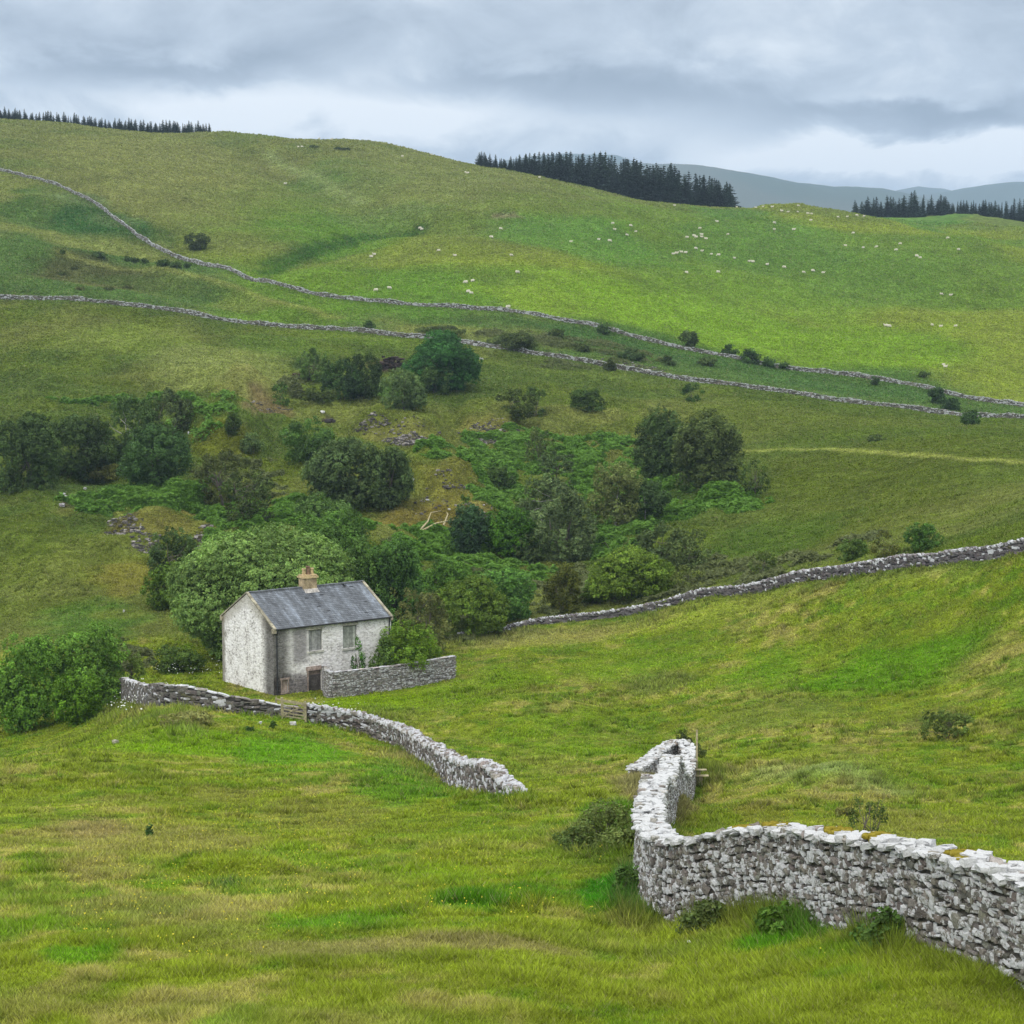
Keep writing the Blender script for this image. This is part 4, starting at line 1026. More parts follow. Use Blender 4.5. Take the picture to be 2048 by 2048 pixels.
def conifer(x, y, h, label, group, r, col=(0.026, 0.046, 0.034)):
    root = empty('conifer', (x, y, float(hz(x, y)) - 0.2), r.random() * 6.28)
    k = h / 18.0; wk = .65 + .85 * r.random(); root.scale = (k * wk, k * wk, k)
    tag(root, label, 'conifer', group)
    i = r.integers(6)
    for nm, me, m in (('crown', CON[i], LEAF), ('trunk', CTR, BARK)):
        if not len(me.materials): me.materials.append(m)
        o = bpy.data.objects.new(nm, me); COL.objects.link(o); o.parent = root
        c = 0.8 + .45 * r.random()
        o.color = (col[0] * c, col[1] * c, col[2] * c, 1) if nm == 'crown' else (.06, .05, .045, 1)
    return root
rc = np.random.default_rng(55)
def skyline(pts, Y0, Y1, n, label, group, col=(0.026, 0.046, 0.034), hmin=0.75):
    """conifers whose tops follow the noted outline; (u, v of the tops)"""
    us = np.array([p[0] for p in pts]) * D; vs = np.array([p[1] for p in pts]) * D
    U = np.linspace(us[0], us[-1], n) + (rc.random(n) - .5) * (us[-1] - us[0]) / n * 1.6
    for u in U:
        u = float(np.clip(u, us[0], us[-1])); Y = Y0 + (Y1 - Y0) * rc.random()
        x = (u - 1024) / F_PX * Y; z = float(hz(x, Y))
        _, _, zt = pt(u, float(np.interp(u, us, vs)), Y)
        h = (float(zt) - z) * (hmin + (1.04 - hmin) * rc.random() ** .6)
        if h < 4: h = 4.0 + rc.random() * 2
        conifer(x, Y, min(h, 27), label, group, rc, col)
PL = [(905,303),(930,298),(955,296),(985,290),(1010,288),(1040,284),(1065,284),(1085,290),(1100,292),(1140,288),(1170,300),(1200,304),(1240,306),(1262,306),(1280,324),(1305,326),(1330,330),(1350,340),(1372,340)]
skyline(PL, 735, 750, 62, 'dark spruce on the front edge of the skyline plantation right of centre', 'front row of the skyline plantation', hmin=.62)
skyline(PL, 752, 790, 78, 'dark spruce crowded inside the skyline plantation right of centre', 'inner trees of the skyline plantation', hmin=.85)
for u, v, lab in [(1140,286,'tall spire topped spruce with a bare leader, standing above the plantation'),(1098,288,'broad spruce breaking the top of the plantation, left of the tall spire'),(1193,298,'pointed spruce right of the tall spire in the plantation'),(1262,306,'high dark spruce near the right end of the plantation'),
                  (1347,338,'slim spruce second from the right end of the plantation'),(1366,342,'outermost spruce at the right end of the plantation')]:
    Y = 742; x = (u * D - 1024) / F_PX * Y; z = float(hz(x, Y)); conifer(x, Y, float(pt(u * D, v * D, Y)[2]) - z, lab, None, rc)
skyline([(1606,376),(1640,368),(1652,368),(1690,372),(1717,360),(1745,368),(1765,364),(1790,374),(1820,376),(1880,372),(1960,378)], 850, 885, 64, 'dark spruce in the small wood on the right horizon', 'small conifer wood on the right horizon', hmin=.6)
for u, v, lab in [(1630,370,'broad spruce at the left end of the right horizon wood'),(1717,358,'tallest pointed spruce of the right horizon wood')]:
    Y = 848; x = (u * D - 1024) / F_PX * Y; z = float(hz(x, Y)); conifer(x, Y, float(pt(u * D, v * D, Y)[2]) - z, lab, None, rc)
skyline([(-40,192),(60,205),(113,206),(123,206),(150,214),(200,221),(250,227),(275,228),(320,232),(355,238),(385,244),(404,249)], 798, 830, 110, 'small distant spruce along the top left skyline', 'distant spruces on the top left skyline', col=(0.034, 0.054, 0.042), hmin=.35)
# ------------------------------------------------------------------ the white house
def boxv(x0, x1, y0, y1, z0, z1):
    v = np.array([(x, y, z) for x in (x0, x1) for y in (y0, y1) for z in (z0, z1)], float)
    q = np.array([(0,1,3,2),(4,6,7,5),(0,4,5,1),(2,3,7,6),(0,2,6,4),(1,5,7,3)])
    return v, q
def simple_mat(name, base, var=0.35, scale=4.0, rough=.9, bump=.4, streak=None):
    m, t = new_mat(name)
    oc = t.n('ShaderNodeTexCoord').outputs['Object']
    n = t.noise(oc, scale, 5, .7); n2 = t.noise(oc, scale * .3, 4, .6)
    f = t.math('MULTIPLY', t.mapr(n, .25, .75, 1 - var, 1 + var), t.mapr(n2, .3, .7, 1 - var * .7, 1 + var * .7))
    comb = t.n('ShaderNodeCombineColor'); [t.l(f, comb.inputs[i]) for i in range(3)]
    base_c = t.attr().outputs['Color']
    cc = t.mix(1.0, t.mix(1.0, base_c, (*base, 1), 'MULTIPLY'), comb.outputs[0], 'MULTIPLY')
    t.out(t.bsdf(cc, rough, .15, t.bump(n, bump, .03))); return m
W1 = np.ones((1, 3))

def limewash():
    """old limewash on rubble: pits where stones show, grime down the corner by the pipe, bare stone low on the front"""
    m, t = new_mat('limewashed_rubble')
    oc = t.n('ShaderNodeTexCoord').outputs['Object']
    sp = t.n('ShaderNodeSeparateXYZ'); t.l(oc, sp.inputs[0]); X, Y, Z = sp.outputs
    st = t.n('ShaderNodeMapping', ins={'Scale': (1.0, 1.0, 1.7)}); t.l(oc, st.inputs[0])
    vor = t.n('ShaderNodeTexVoronoi', ins={'Scale': 3.4, 'Randomness': 1.0}); t.l(st.outputs[0], vor.inputs['Vector'])
    n = t.noise(st.outputs[0], 4.2, 5, .7); nb = t.noise(oc, 1.1, 5, .65); nm = t.noise(st.outputs[0], 4.0, 4, .7)
    white = t.mix(t.mapr(nb, .3, .7), (.82, .81, .82), (.70, .685, .675))
    # front face: pits weakened, a brighter white painted in against its low light
    front = t.math('LESS_THAN', Y, 0.02)
    pit = t.mapr(t.math('ADD', n, t.math('MULTIPLY', t.math('SUBTRACT', nb, .5), .5)), .545, .63)
    cc = t.mix(t.math('MULTIPLY', pit, t.math('SUBTRACT', .75, t.math('MULTIPLY', front, .12))), white, (.13, .115, .115))
    joint = t.mapr(vor.outputs['Distance'], .5, .75, 0, .3)
    cc = t.mix(joint, cc, (.24, .22, .21))
    # bare grey stone low down on the front, left of the door, and a grey panel above
    low = t.math('ADD', Z, t.math('MULTIPLY', t.math('SUBTRACT', nb, .5), 2.6))
    bare = t.math('MULTIPLY', t.mapr(low, 1.9, .9), front)
    bare = t.math('MULTIPLY', bare, t.mapr(X, 4.6, 3.6))
    pan = t.math('MULTIPLY', t.math('MULTIPLY', t.mapr(X, 1.5, 2.0), t.mapr(X, 3.3, 2.8)), t.mapr(t.math('ADD', Z, t.math('MULTIPLY', nb, 1.0)), 2.4, 3.4))
    pan = t.math('MULTIPLY', t.math('MULTIPLY', pan, front), .8)
    stone = t.mix(t.mapr(nm, .35, .65), (.07, .064, .068), (.26, .235, .24))
    cc = t.mix(t.math('MULTIPLY', bare, .95), cc, stone)
    cc = t.mix(pan, cc, t.mix(t.mapr(nm, .35, .65), (.13, .122, .13), (.27, .255, .265)))
    # black grime at the corner (round the downpipe), green-brown at the verges and the far back corner
    back = t.math('MULTIPLY', t.mapr(t.math('ADD', Y, t.math('MULTIPLY', t.math('SUBTRACT', nb, .5), .8)), HW - .75, HW - .25), .75)
    cc = t.mix(back, cc, (.13, .112, .075))
    gv = t.math('SUBTRACT', HE + HR, t.math('MULTIPLY', t.math('ABSOLUTE', t.math('SUBTRACT', Y, HW / 2)), HR / (HW / 2)))
    verge = t.math('MULTIPLY', t.mapr(t.math('ADD', t.math('SUBTRACT', gv, Z), t.math('MULTIPLY', t.math('SUBTRACT', nb, .5), 1.0)), 1.3, .2), t.math('GREATER_THAN', Z, HE - 2.0))
    cc = t.mix(t.math('MULTIPLY', t.math('MULTIPLY', verge, t.math('LESS_THAN', X, .05)), .6), cc, (.235, .215, .16))
    # streaks from the eaves
    sx_ = t.n('ShaderNodeMapping', ins={'Scale': (2.2, 2.2, .25)}); t.l(oc, sx_.inputs[0])
    strk = t.math('MULTIPLY', t.mapr(t.noise(sx_.outputs[0], 1.0, 4, .6), .55, .72, 0, .4), t.mapr(Z, 1.2, 4.4))
    cc = t.mix(strk, cc, (.22, .20, .18))
    corner = t.math('MULTIPLY', t.mapr(t.math('ADD', t.math('ADD', X, Y), t.math('MULTIPLY', t.math('SUBTRACT', nb, .5), .7)), 2.0, .8), t.mapr(n, .25, .62, 1.0, .75))
    cc = t.mix(t.math('MULTIPLY', corner, .97), cc, (.022, .019, .015))
    h = t.math('ADD', t.math('MULTIPLY', n, .7), t.math('MULTIPLY', t.math('SUBTRACT', 1.0, vor.outputs['Distance']), .45))
    t.out(t.bsdf(cc, .95, .08, t.bump(h, .8, .07))); return m

ang = math.atan2(LY, LX)
house = empty('house', (HX0, HY0, HZ0), ang)
tag(house, 'derelict whitewashed stone house with slate roof and boarded windows', 'house')
MLIME = limewash()
# openings on the front face: x0, x1, z0, z1
WIN1 = (3.20, 4.45, 3.18, 4.86); WIN2 = (6.38, 7.70, 3.05, 4.88); DOOR = (3.15, 4.35, -0.4, 1.62); HATCH = (0.72, 1.26, 0.18, 1.16)
OPEN = [WIN1, WIN2, DOOR, HATCH]
def wall_panel():
    b = Buf()
    xs = sorted({0.0, HL} | {o[0] for o in OPEN} | {o[1] for o in OPEN}); zs = sorted({-1.2, HE} | {o[2] for o in OPEN} | {o[3] for o in OPEN})
    xs = sorted(set(xs) | set(np.arange(1, HL, 1.0))); 
    for x0, x1 in zip(xs[:-1], xs[1:]):
        for z0, z1 in zip(zs[:-1], zs[1:]):
            cx, cz = (x0 + x1) / 2, (z0 + z1) / 2
            if any(o[0] < cx < o[1] and o[2] < cz < o[3] for o in OPEN): continue
            b.add([(x0,0,z0),(x1,0,z0),(x1,0,z1),(x0,0,z1)], [(0,1,2,3)], W1)
    dp = .22
    for x0, x1, z0, z1 in OPEN:
        b.add([(x0,0,z0),(x0,0,z1),(x0,dp,z1),(x0,dp,z0)], [(0,1,2,3)], W1); b.add([(x1,0,z0),(x1,dp,z0),(x1,dp,z1),(x1,0,z1)], [(0,1,2,3)], W1)
        b.add([(x0,0,z1),(x1,0,z1),(x1,dp,z1),(x0,dp,z1)], [(0,1,2,3)], W1); b.add([(x0,0,z0),(x0,dp,z0),(x1,dp,z0),(x1,0,z0)], [(0,1,2,3)], W1)
    for x, flip in ((0.0, False), (HL, True)):
        v = [(x,0,-1.2),(x,0,HE),(x,HW/2,HE+HR),(x,HW,HE),(x,HW,-1.2)]
        qd = [(x,0,-1.2),(x,0,HE),(x,HW,HE),(x,HW,-1.2)]; tr = [(x,0,HE),(x,HW/2,HE+HR),(x,HW,HE)]
        b.add(qd, [(0,1,2,3)] if flip is False else [(3,2,1,0)], W1); b.add(tr, [(0,1,2)] if not flip else [(2,1,0)], W1)
    b.add([(0,HW,-1.2),(HL,HW,-1.2),(HL,HW,HE),(0,HW,HE)], [(3,2,1,0)], W1)
    return b.mesh('wall')
link('wall', wall_panel(), MLIME, house)
# roof: lapped slates, one missing row near the right ridge
SLATE, t = new_mat('welsh_slate')
oc = t.n('ShaderNodeTexCoord').outputs['Object']
mp = t.n('ShaderNodeMapping', ins={'Scale': (1.1, .16, .16)}); t.l(oc, mp.inputs[0])
strk = t.noise(mp.outputs[0], 1.6, 4, .6); fine = t.noise(oc, 9, 5, .7); lich = t.noise(oc, 3.2, 5, .75)
cc = t.mix(1.0, t.attr().outputs['Color'], t.ramp(strk, [(.30, (.42, .42, .44)), (.5, (.95, .95, .95)), (.66, (1.75, 1.8, 1.85))]), 'MULTIPLY')
cc = t.mix(t.mapr(lich, .58, .70, 0, .5), cc, (.26, .27, .24))
cc = t.mix(t.mapr(fine, .35, .65, 0, .3), cc, (.06, .065, .07))
t.out(t.bsdf(cc, .62, .35, t.bump(fine, .3, .02)))
def slates():
    b = Buf(); r = np.random.default_rng(2)
    sl = math.hypot(HW / 2, HR); sa = math.atan2(HR, HW / 2); ca, sn = math.cos(sa), math.sin(sa)
    exp_ = .235; C = []; H = []; EX = []; EY = []; EZ = []; CO = []
    over = .16
    n = int((sl + over) / exp_) + 1
    for side in (0, 1):
        for k in range(n):
            d = -over + exp_ * (k + .5)          # distance up the slope from the eave
            if d > sl: continue
            wid = .34
            for i in range(int(HL / wid) + 2):
                x = (i + (.5 if k % 2 else 0)) * wid
                if x < .12 or x > HL - .12: continue
                if side == 0 and d > sl - .62 and (abs(x - 8.95) < .22 or (abs(x - 9.55) < .16 and d < sl - .3)): continue
                if side == 0 and r.random() < .006: continue
                dd = d + (r.random() - .5) * .03
                y = dd * ca; z = HE + .05 + dd * sn + .05
                if side: y = HW - y
                tl = sa - .06
                sg_ = 1 if side == 0 else -1
                C.append((x + (r.random() - .5) * .015, y, z)); H.append((wid * .485, exp_ * .86, .011))
                EX.append((1, 0, 0)); EY.append((0, sg_ * math.cos(tl), math.sin(tl))); EZ.append((0, -sg_ * math.sin(tl), math.cos(tl)))
                g = .75 + .5 * r.random(); CO.append((.105 * g, .118 * g, .138 * g, 1))
    C, H, EX, EY, EZ, CO = map(np.array, (C, H, EX, EY, EZ, CO))
    n = len(C); cube, q = boxv(-1, 1, -1, 1, -1, 1)
    loc = cube[None] * H[:, None]
    W = C[:, None] + loc[..., :1] * EX[:, None] + loc[..., 1:2] * EY[:, None] + loc[..., 2:] * EZ[:, None]
    b.add(W.reshape(-1, 3), (q[None] + (np.arange(n) * 8)[:, None, None]).reshape(-1, 4), np.repeat(CO, 8, 0))
    # near-black sheet beneath: darkness of the slate gaps put in by colour
    for s in (0, 1):
        y0 = 0 if s == 0 else HW; yo = -.12 if s == 0 else HW + .12
        v = [(.02, yo, HE + .0), (HL - .02, yo, HE + .0), (HL - .02, HW / 2, HE + HR + .03), (.02, HW / 2, HE + HR + .03)]
        b.add(v, [(0, 1, 2, 3)] if s == 0 else [(3, 2, 1, 0)], np.array([[.012, .012, .012]]))
    return b.mesh('roof')
roof = link('roof', slates(), SLATE, house)
STONE = simple_mat('weathered_sandstone', (1, 1, 1), .4, 6, .95, .6)
b = Buf()
for i in range(24):
    x0 = .3 + i * (HL - .6) / 24; v, q = boxv(x0 + .01, x0 + (HL - .6) / 24 - .01, HW/2 - .14, HW/2 + .14, HE + HR + .06, HE + HR + .15 + .01 * (i % 3)); b.add(v, q, np.array([[.14, .15, .165]]))
link('ridge_tiles', b.mesh('ridge_tiles'), STONE, roof)
# gable copings
for gx in (0, 1):
    b = Buf(); r = np.random.default_rng(5 + gx)
    x0, x1 = (-.06, .18) if gx == 0 else (HL - .18, HL + .06)
    for side in (0, 1):
        n = 6
        for k in range(n):
            f0, f1 = k / n, (k + 1) / n
            ya, yb = -.22 + f0 * (HW/2 + .22), -.22 + f1 * (HW/2 + .22) - .015
            za, zb = HE + .06 + ya * HR/(HW/2), HE + .06 + yb * HR/(HW/2)
            if side: ya, yb = HW - ya, HW - yb
            j = (r.random() - .5) * .015
            v = [(x0,ya,za),(x1,ya,za),(x1,yb,zb),(x0,yb,zb),(x0,ya,za+.12+j),(x1,ya,za+.12+j),(x1,yb,zb+.12+j),(x0,yb,zb+.12+j)]
            q = [(3,2,1,0),(4,5,6,7),(0,1,5,4),(1,2,6,5),(2,3,7,6),(3,0,4,7)]
            if side: q = [tuple(reversed(f)) for f in q]
            b.add(v, q, np.array([[.27, .25, .19]]) * (.8 + .4 * r.random()))
        yk = -.20 if side == 0 else HW + .20
        v, q = boxv(x0 - .01, x1 + .01, min(yk, yk + (.34 if side == 0 else -.34)), max(yk, yk + (.34 if side == 0 else -.34)), HE - .32, HE + .02); b.add(v, q, np.array([[.30, .27, .2]]))
    link('gable_coping', b.mesh('gable_coping'), STONE, house)
# chimney
b = Buf(); cx = 5.66; zr = HE + HR
v, q = boxv(cx-.60, cx+.60, HW/2-.42, HW/2+.42, zr-.45, zr+.86); b.add(v, q, np.array([[.34, .27, .17]]))
v, q = boxv(cx-.70, cx+.70, HW/2-.52, HW/2+.52, zr+.86, zr+1.00); b.add(v, q, np.array([[.46, .36, .20]]))
v, q = boxv(cx-.62, cx+.62, HW/2-.44, HW/2+.44, zr+1.00, zr+1.12); b.add(v, q, np.array([[.42, .33, .19]]))
v = [(cx-.66,HW/2-.95,zr-.50),(cx+.70,HW/2-.95,zr-.50),(cx+.66,HW/2-.40,zr+.02),(cx-.64,HW/2-.40,zr+.02)]; b.add(v, [(0,1,2,3)], np.array([[.36, .34, .32]]))
chim = link('chimney', b.mesh('chimney'), STONE, house)
for dx, hh, rr, cc_ in ((-.36, .50, .16, (.46,.36,.20)), (.02, .68, .17, (.20,.13,.085)), (.38, .50, .16, (.46,.36,.20))):
    bb = Buf(); z0 = zr + 1.12
    prof = [(rr*1.1, 0), (rr, .08), (rr*.88, hh*.75), (rr*.88, hh*.82), (rr*1.12, hh*.84), (rr*1.12, hh*.96), (rr*.95, hh), (rr*.7, hh), (rr*.7, hh*.5)]
    k = 14; a = np.linspace(0, 2*np.pi, k, endpoint=False)
    v = np.array([(cx+dx+p*np.cos(t_), HW/2+p*np.sin(t_), z0+z) for p, z in prof for t_ in a])
    q = [(i*k+j, i*k+(j+1)%k, (i+1)*k+(j+1)%k, (i+1)*k+j) for i in range(len(prof)-1) for j in range(k)]
    bb.add(v, q, np.array([cc_])); o = link('chimney_pot', bb.mesh('chimney_pot'), STONE, chim)
# gutter and pipes
IRON = simple_mat('old_cast_iron', (.035, .037, .04), .3, 8, .6, .2)
b = Buf(); v, q = tube([(.1,-.2,HE-.02),(HL*.5,-.2,HE-.035),(HL-.1,-.2,HE-.05)], [.065]*3, 8); b.add(v, q, W1)
link('gutter', b.mesh('gutter'), IRON, house)
for px in (.28, HL-.22):
    b = Buf(); v, q = tube([(px+ (.0),-.2,HE-.06),(px,-.2,HE-.2),(px,-.07,HE-.5),(px,-.07,.1)], [.05]*4, 8); b.add(v, q, W1)
    for zz in (.9, 2.4, 3.9):
        v, q = tube([(px,-.07,zz-.04),(px,-.07,zz+.04)], [.075,.075], 8); b.add(v, q, W1)
    link('downpipe', b.mesh('downpipe'), IRON, house)
# boarded windows
BOARD = simple_mat('weathered_boards', (1, 1, 1), .35, 5, .9, .4)
def window(o, col, n):
    x0, x1, z0, z1 = o; r = np.random.default_rng(n)
    b = Buf()
    for a in ((x0, x0+.09, z0, z1), (x1-.09, x1, z0, z1), (x0+.09, x1-.09, z1-.09, z1)):
        v, q = boxv(a[0]+.003, a[1]-.003, .10, .2, a[2]+.003, a[3]-.003); b.add(v, q, np.array([[.22, .225, .21]]))
    f = link('window', b.mesh('window'), BOARD, house)
    b = Buf(); w = (x1 - x0 - .19) / n
    for i in range(n):
        v, q = boxv(x0+.095+i*w+.006, x0+.095+(i+1)*w-.006, .12+.012*r.random(), .18, z0+.02, z1-.10); b.add(v, q, np.array([col]) * (.75+.5*r.random()))
    link('boarding', b.mesh('boarding'), BOARD, f)
    b = Buf(); v, q = boxv(x0-.10, x1+.10, -.09, .1, z0-.15, z0-.002); b.add(v, q, np.array([[.40, .40, .36]])); link('sill', b.mesh('sill'), STONE, f)
    b = Buf(); v, q = boxv(x0-.12, x1+.12, -.025, .1, z1+.002, z1+.2); b.add(v, q, np.array([[.40, .38, .33]])); link('lintel', b.mesh('lintel'), STONE, f)
window(WIN1, (.25, .255, .25), 7); window(WIN2, (.32, .34, .30), 6)
# blocked doorway and the small blocked light, dressed in pink sandstone
PINK = np.array([[.33, .265, .235]])
b = Buf(); x0, x1, z0, z1 = DOOR
v, q = boxv(x0-.22, x1+.12, -.04, .15, z1+.003, z1+.34); b.add(v, q, PINK)
v, q = boxv(x0-.14, x0-.002, -.035, .15, -.5, z1); b.add(v, q, PINK * .9)
v, q = boxv(x1+.002, x1+.12, -.035, .15, -.5, z1); b.add(v, q, PINK * .8)
dr = link('doorway', b.mesh('doorway'), STONE, house)
b = Buf(); v, q = boxv(x0+.004, x1-.004, .12, .2, -.5, z1-.38); b.add(v, q, np.array([[.10, .092, .088]])); v, q = boxv(x0+.004, x1-.004, .14, .2, z1-.37, z1-.004); b.add(v, q, PINK * .7)
link('blocking', b.mesh('blocking'), STONE, dr)
b = Buf(); x0, x1, z0, z1 = HATCH
for a in ((x0-.1, x0-.002, z0, z1), (x1+.002, x1+.1, z0, z1), (x0-.16, x1+.16, z1+.002, z1+.16), (x0-.12, x1+.12, z0-.12, z0-.002)):
    v, q = boxv(a[0], a[1], -.03, .12, a[2], a[3]); b.add(v, q, PINK * .8)
ht = link('small_window', b.mesh('small_window'), STONE, house)
b = Buf(); v, q = boxv(x0+.004, x1-.004, .1, .2, z0+.004, z1-.004); b.add(v, q, np.array([[.30, .24, .21]])); link('blocking', b.mesh('blocking'), STONE, ht)

# ------------------------------------------------------------------ gate, rails, stile
WOOD = simple_mat('silvered_wood', (1, 1, 1), .35, 6, .9, .4)
WC = np.array([[.29, .26, .165]])
def bar(b, p0, p1, w, h, c=WC):
    p0 = np.array(p0, float); p1 = np.array(p1, float); d = p1 - p0; L = np.linalg.norm(d); d /= L
    up = np.array([0, 0, 1.0]) if abs(d[2]) < .9 else np.array([0, 1.0, 0]); s = np.cross(d, up); s /= np.linalg.norm(s); u = np.cross(s, d)
    v, q = boxv(0, L, -w/2, w/2, -h/2, h/2); b.add(p0 + v[:, :1]*d + v[:, 1:2]*s + v[:, 2:]*u, q, c)
ga = np.array([float(t_) for t_ in pt(564, 1437, 120.3)]); gb = np.array([float(t_) for t_ in pt(611, 1444, 120.2)])
for p in (ga, gb): p[2] = float(hz(p[0], p[1]))
gate = empty('field_gate', tuple(ga)); tag(gate, 'old five barred wooden gate in the gap of the field wall before the house', 'gate')
dv = gb - ga
for k, tt_ in enumerate((0.0, 1.0)):
    b = Buf(); p = dv * tt_; bar(b, p + (0,0,-.3), p + (0,0,1.38), .13, .13); link('gate_post', b.mesh('gate_post'), WOOD, gate)
b = Buf(); a0 = dv * .06; a1 = dv * .94
for hh in (.22, .42, .64, .88, 1.14): bar(b, a0 + (0,-.04,hh), a1 + (0,-.04,hh), .03, .075)
for f in (0.0, 1.0): p = a0 + (a1 - a0) * f; bar(b, p + (0,-.045,.16), p + (0,-.045,1.2), .05, .075)
bar(b, a0 + (0,-.07,.24), a1 + (0,-.07,1.12), .025, .07); bar(b, (a0+a1)/2 + (0,-.075,.2), (a0+a1)/2 + (0,-.075,1.14), .025, .06)
link('barred_leaf', b.mesh('barred_leaf'), WOOD, gate)
ra = [float(t_) for t_ in pt(552, 1398, 127)]; rb = [float(t_) for t_ in pt(626, 1410, 125.5)]
rl = empty('rail_fence', (ra[0], ra[1], float(hz(ra[0], ra[1])))); tag(rl, 'single weathered wooden rail on posts just behind the gate', 'fence')
o3 = np.array(rl.location); pa = np.array(ra) - o3; pb = np.array(rb) - o3
b = Buf(); bar(b, pa, pb, .05, .1); link('rail', b.mesh('rail'), WOOD, rl)
for p in (pa, pb):
    b = Buf(); gz = float(hz(p[0] + o3[0], p[1] + o3[1])) - o3[2]; bar(b, (p[0], p[1] + .06, gz - .3), (p[0], p[1] + .06, p[2] + .12), .1, .1); link('post', b.mesh('post'), WOOD, rl)
# step stile at the corner of the foreground wall
sp_ = [float(t_) for t_ in pt(1394, 1548, 94.5)]; szg = float(hz(sp_[0], sp_[1]))
stile = empty('step_stile', (sp_[0], sp_[1], szg)); tag(stile, 'wooden step stile with one tall hand post by the end of the foreground wall', 'stile')
b = Buf(); ztop = float(pt(1393, 1460, 94.5)[2]) - szg; bar(b, (0, 0, -.3), (-.03, 0, ztop), .09, .09, WC * 1.15); link('hand_post', b.mesh('hand_post'), WOOD, stile)
for k, (hh, xx) in enumerate(((.55, .22), (.85, .12))):
    b = Buf(); bar(b, (-.45 + xx, -.1, hh), (.35 + xx, -.1, hh), .24, .05, WC * 1.2); link('step', b.mesh('step'), WOOD, stile)
    b = Buf(); bar(b, (xx, -.1, -.2), (xx, -.1, hh - .03), .1, .1, WC * .8); link('step_leg', b.mesh('step_leg'), WOOD, stile)

# ------------------------------------------------------------------ loose rocks
def rock(x, y, w, h, label, col=(.45, .45, .45), n=1, group=None, seed=0, al=.6):
    r = np.random.default_rng(seed + int(abs(x * 31 + y * 17) * 10) % 100000)
    z = float(hz(x, y)); o = empty('rock', (x, y, z)) if n > 1 else None
    I = np.eye(3)
    b = Buf(); k = n
    cen = np.c_[(r.random((k, 2)) - .5) * w * (1 if n > 1 else 0), np.full(k, h * .3)]
    hs = np.c_[w * .5 * (.6 + .5 * r.random(k)) / math.sqrt(n), w * .4 * (.6 + .5 * r.random(k)) / math.sqrt(n), h * .5 * (.7 + .5 * r.random(k))]
    a = r.random(k) * 3; ex = np.c_[np.cos(a), np.sin(a), a * 0]; ey = np.c_[-np.sin(a), np.cos(a), a * 0]
    v, q, c = stones(cen, hs, ex, ey, np.repeat(I[2][None], k, 0), np.c_[np.tile(col, (k, 1)) * (.6 + .7 * r.random((k, 1))), np.full(k, al)], .2, r)
    b.add(v, q, c); me = b.mesh('rock')
    if o is None: o = link('rock', me, ST_MID, None, (x, y, z))
    else: bpy.data.objects.remove(o); o = link('rock', me, ST_MID, None, (x, y, z))
    tag(o, label, 'rock', group); return o
def rk(u, v, wpx, hpx, label, **k):
    x, y, z = ground(u, v); rock(x, y, wpx * y / F_PX, hpx * y / F_PX * 1.3, label, **k)
rk(862, 1764, 10, 8, 'lone white stone lying in the foreground meadow', col=(.6,.6,.6))
rk(521, 1449, 8, 6, 'small white block in the grass left of the gate', col=(.6,.58,.56))
rk(586, 1450, 16, 6, 'flat pale slab in the grass just before the gate', col=(.5,.48,.45))
rk(231, 1487, 18, 8, 'grey trough like slab in the grass at far left', col=(.30,.29,.22), al=.1)
rk(1378, 1888, 12, 6, 'pale stone fallen at the foot of the near wall', col=(.55,.55,.56)); rk(1745, 1876, 16, 14, 'white boulder tumbled from the near wall at right', col=(.55,.56,.58))
rk(1500, 1812, 14, 14, 'large white footing stone bulging from the near wall', col=(.6,.6,.62))
for i, (u, v, w, h) in enumerate([(131, 1003, 16, 12), (124, 1014, 10, 8), (128, 994, 8, 6)]):
    rk(u, v, w, h, ['dark and white boulder at the left edge by the terrace', 'lowest small boulder at the left edge', 'upper small boulder at the left edge'][i], col=(.3,.27,.28))
for i, (u, v, w, lab) in enumerate([(826,963,7,'white stone high on the ochre spoil heap'),(855,1002,8,'white stones at the foot of the ochre spoil heap'),(898,1021,7,'white stone on the brown floor right of the ochre heap'),(519,932,8,'pale stone on the slope of the left mound'),
    (377,868,6,'white stone near the top of the left mound'),(386,972,6,'small pale stone below the left mound'),(282,1056,5,'white stone on the brown bank at left'),(248,1224,5,'tiny white stone low on the left bank'),(170,980,7,'pale stone on the terrace at left'),
    (1293,744,16,'pink tumbled stones below the lower hill wall'),(963,720,8,'yellowish stones beside the lower hill wall'),(645,828,12,'pale slab on the quarry floor')]):
    rk(u, v, w, 4, lab, col=(.55,.54,.52))

# ------------------------------------------------------------------ fallen branches
def branch(name, lines, rad, label, col):
    P = [[np.array(gd_) for gd_ in [ground(*p) for p in ln]] for ln in lines]
    o0 = P[0][0]; b = Buf()
    for i, ln in enumerate(P):
        pts = np.array(ln) - o0; pts[:, 2] += np.sin(np.linspace(0, 3.1, len(pts))) * rad * 5 + rad * 5
        v, q = tube(pts, np.linspace(rad, rad * .3, len(pts))); b.add(v, q, np.ones((1, 4)))
    o = link(name, b.mesh(name), BARK, None, tuple(o0)); o.color = (*col, 1); tag(o, label, 'fallen branch')
Z5 = lambda x, y: (500 + x / 3.22, 640 + y / 3.22)
branch('fallen_branch', [[Z5(1090,1395),Z5(1145,1362),Z5(1165,1305),Z5(1230,1270)],[Z5(1100,1396),Z5(1200,1378),Z5(1260,1362),Z5(1325,1325)],[Z5(1245,1362),Z5(1275,1320),Z5(1265,1280)]], .13,
       'bleached fallen branch forking on the brown slope behind the house', (.50, .44, .26))
branch('fallen_log', [[(1198,1100),(1210,1106),(1221,1113)]], .12, 'thin dark log lying below the white stemmed birches', (.05, .05, .035))

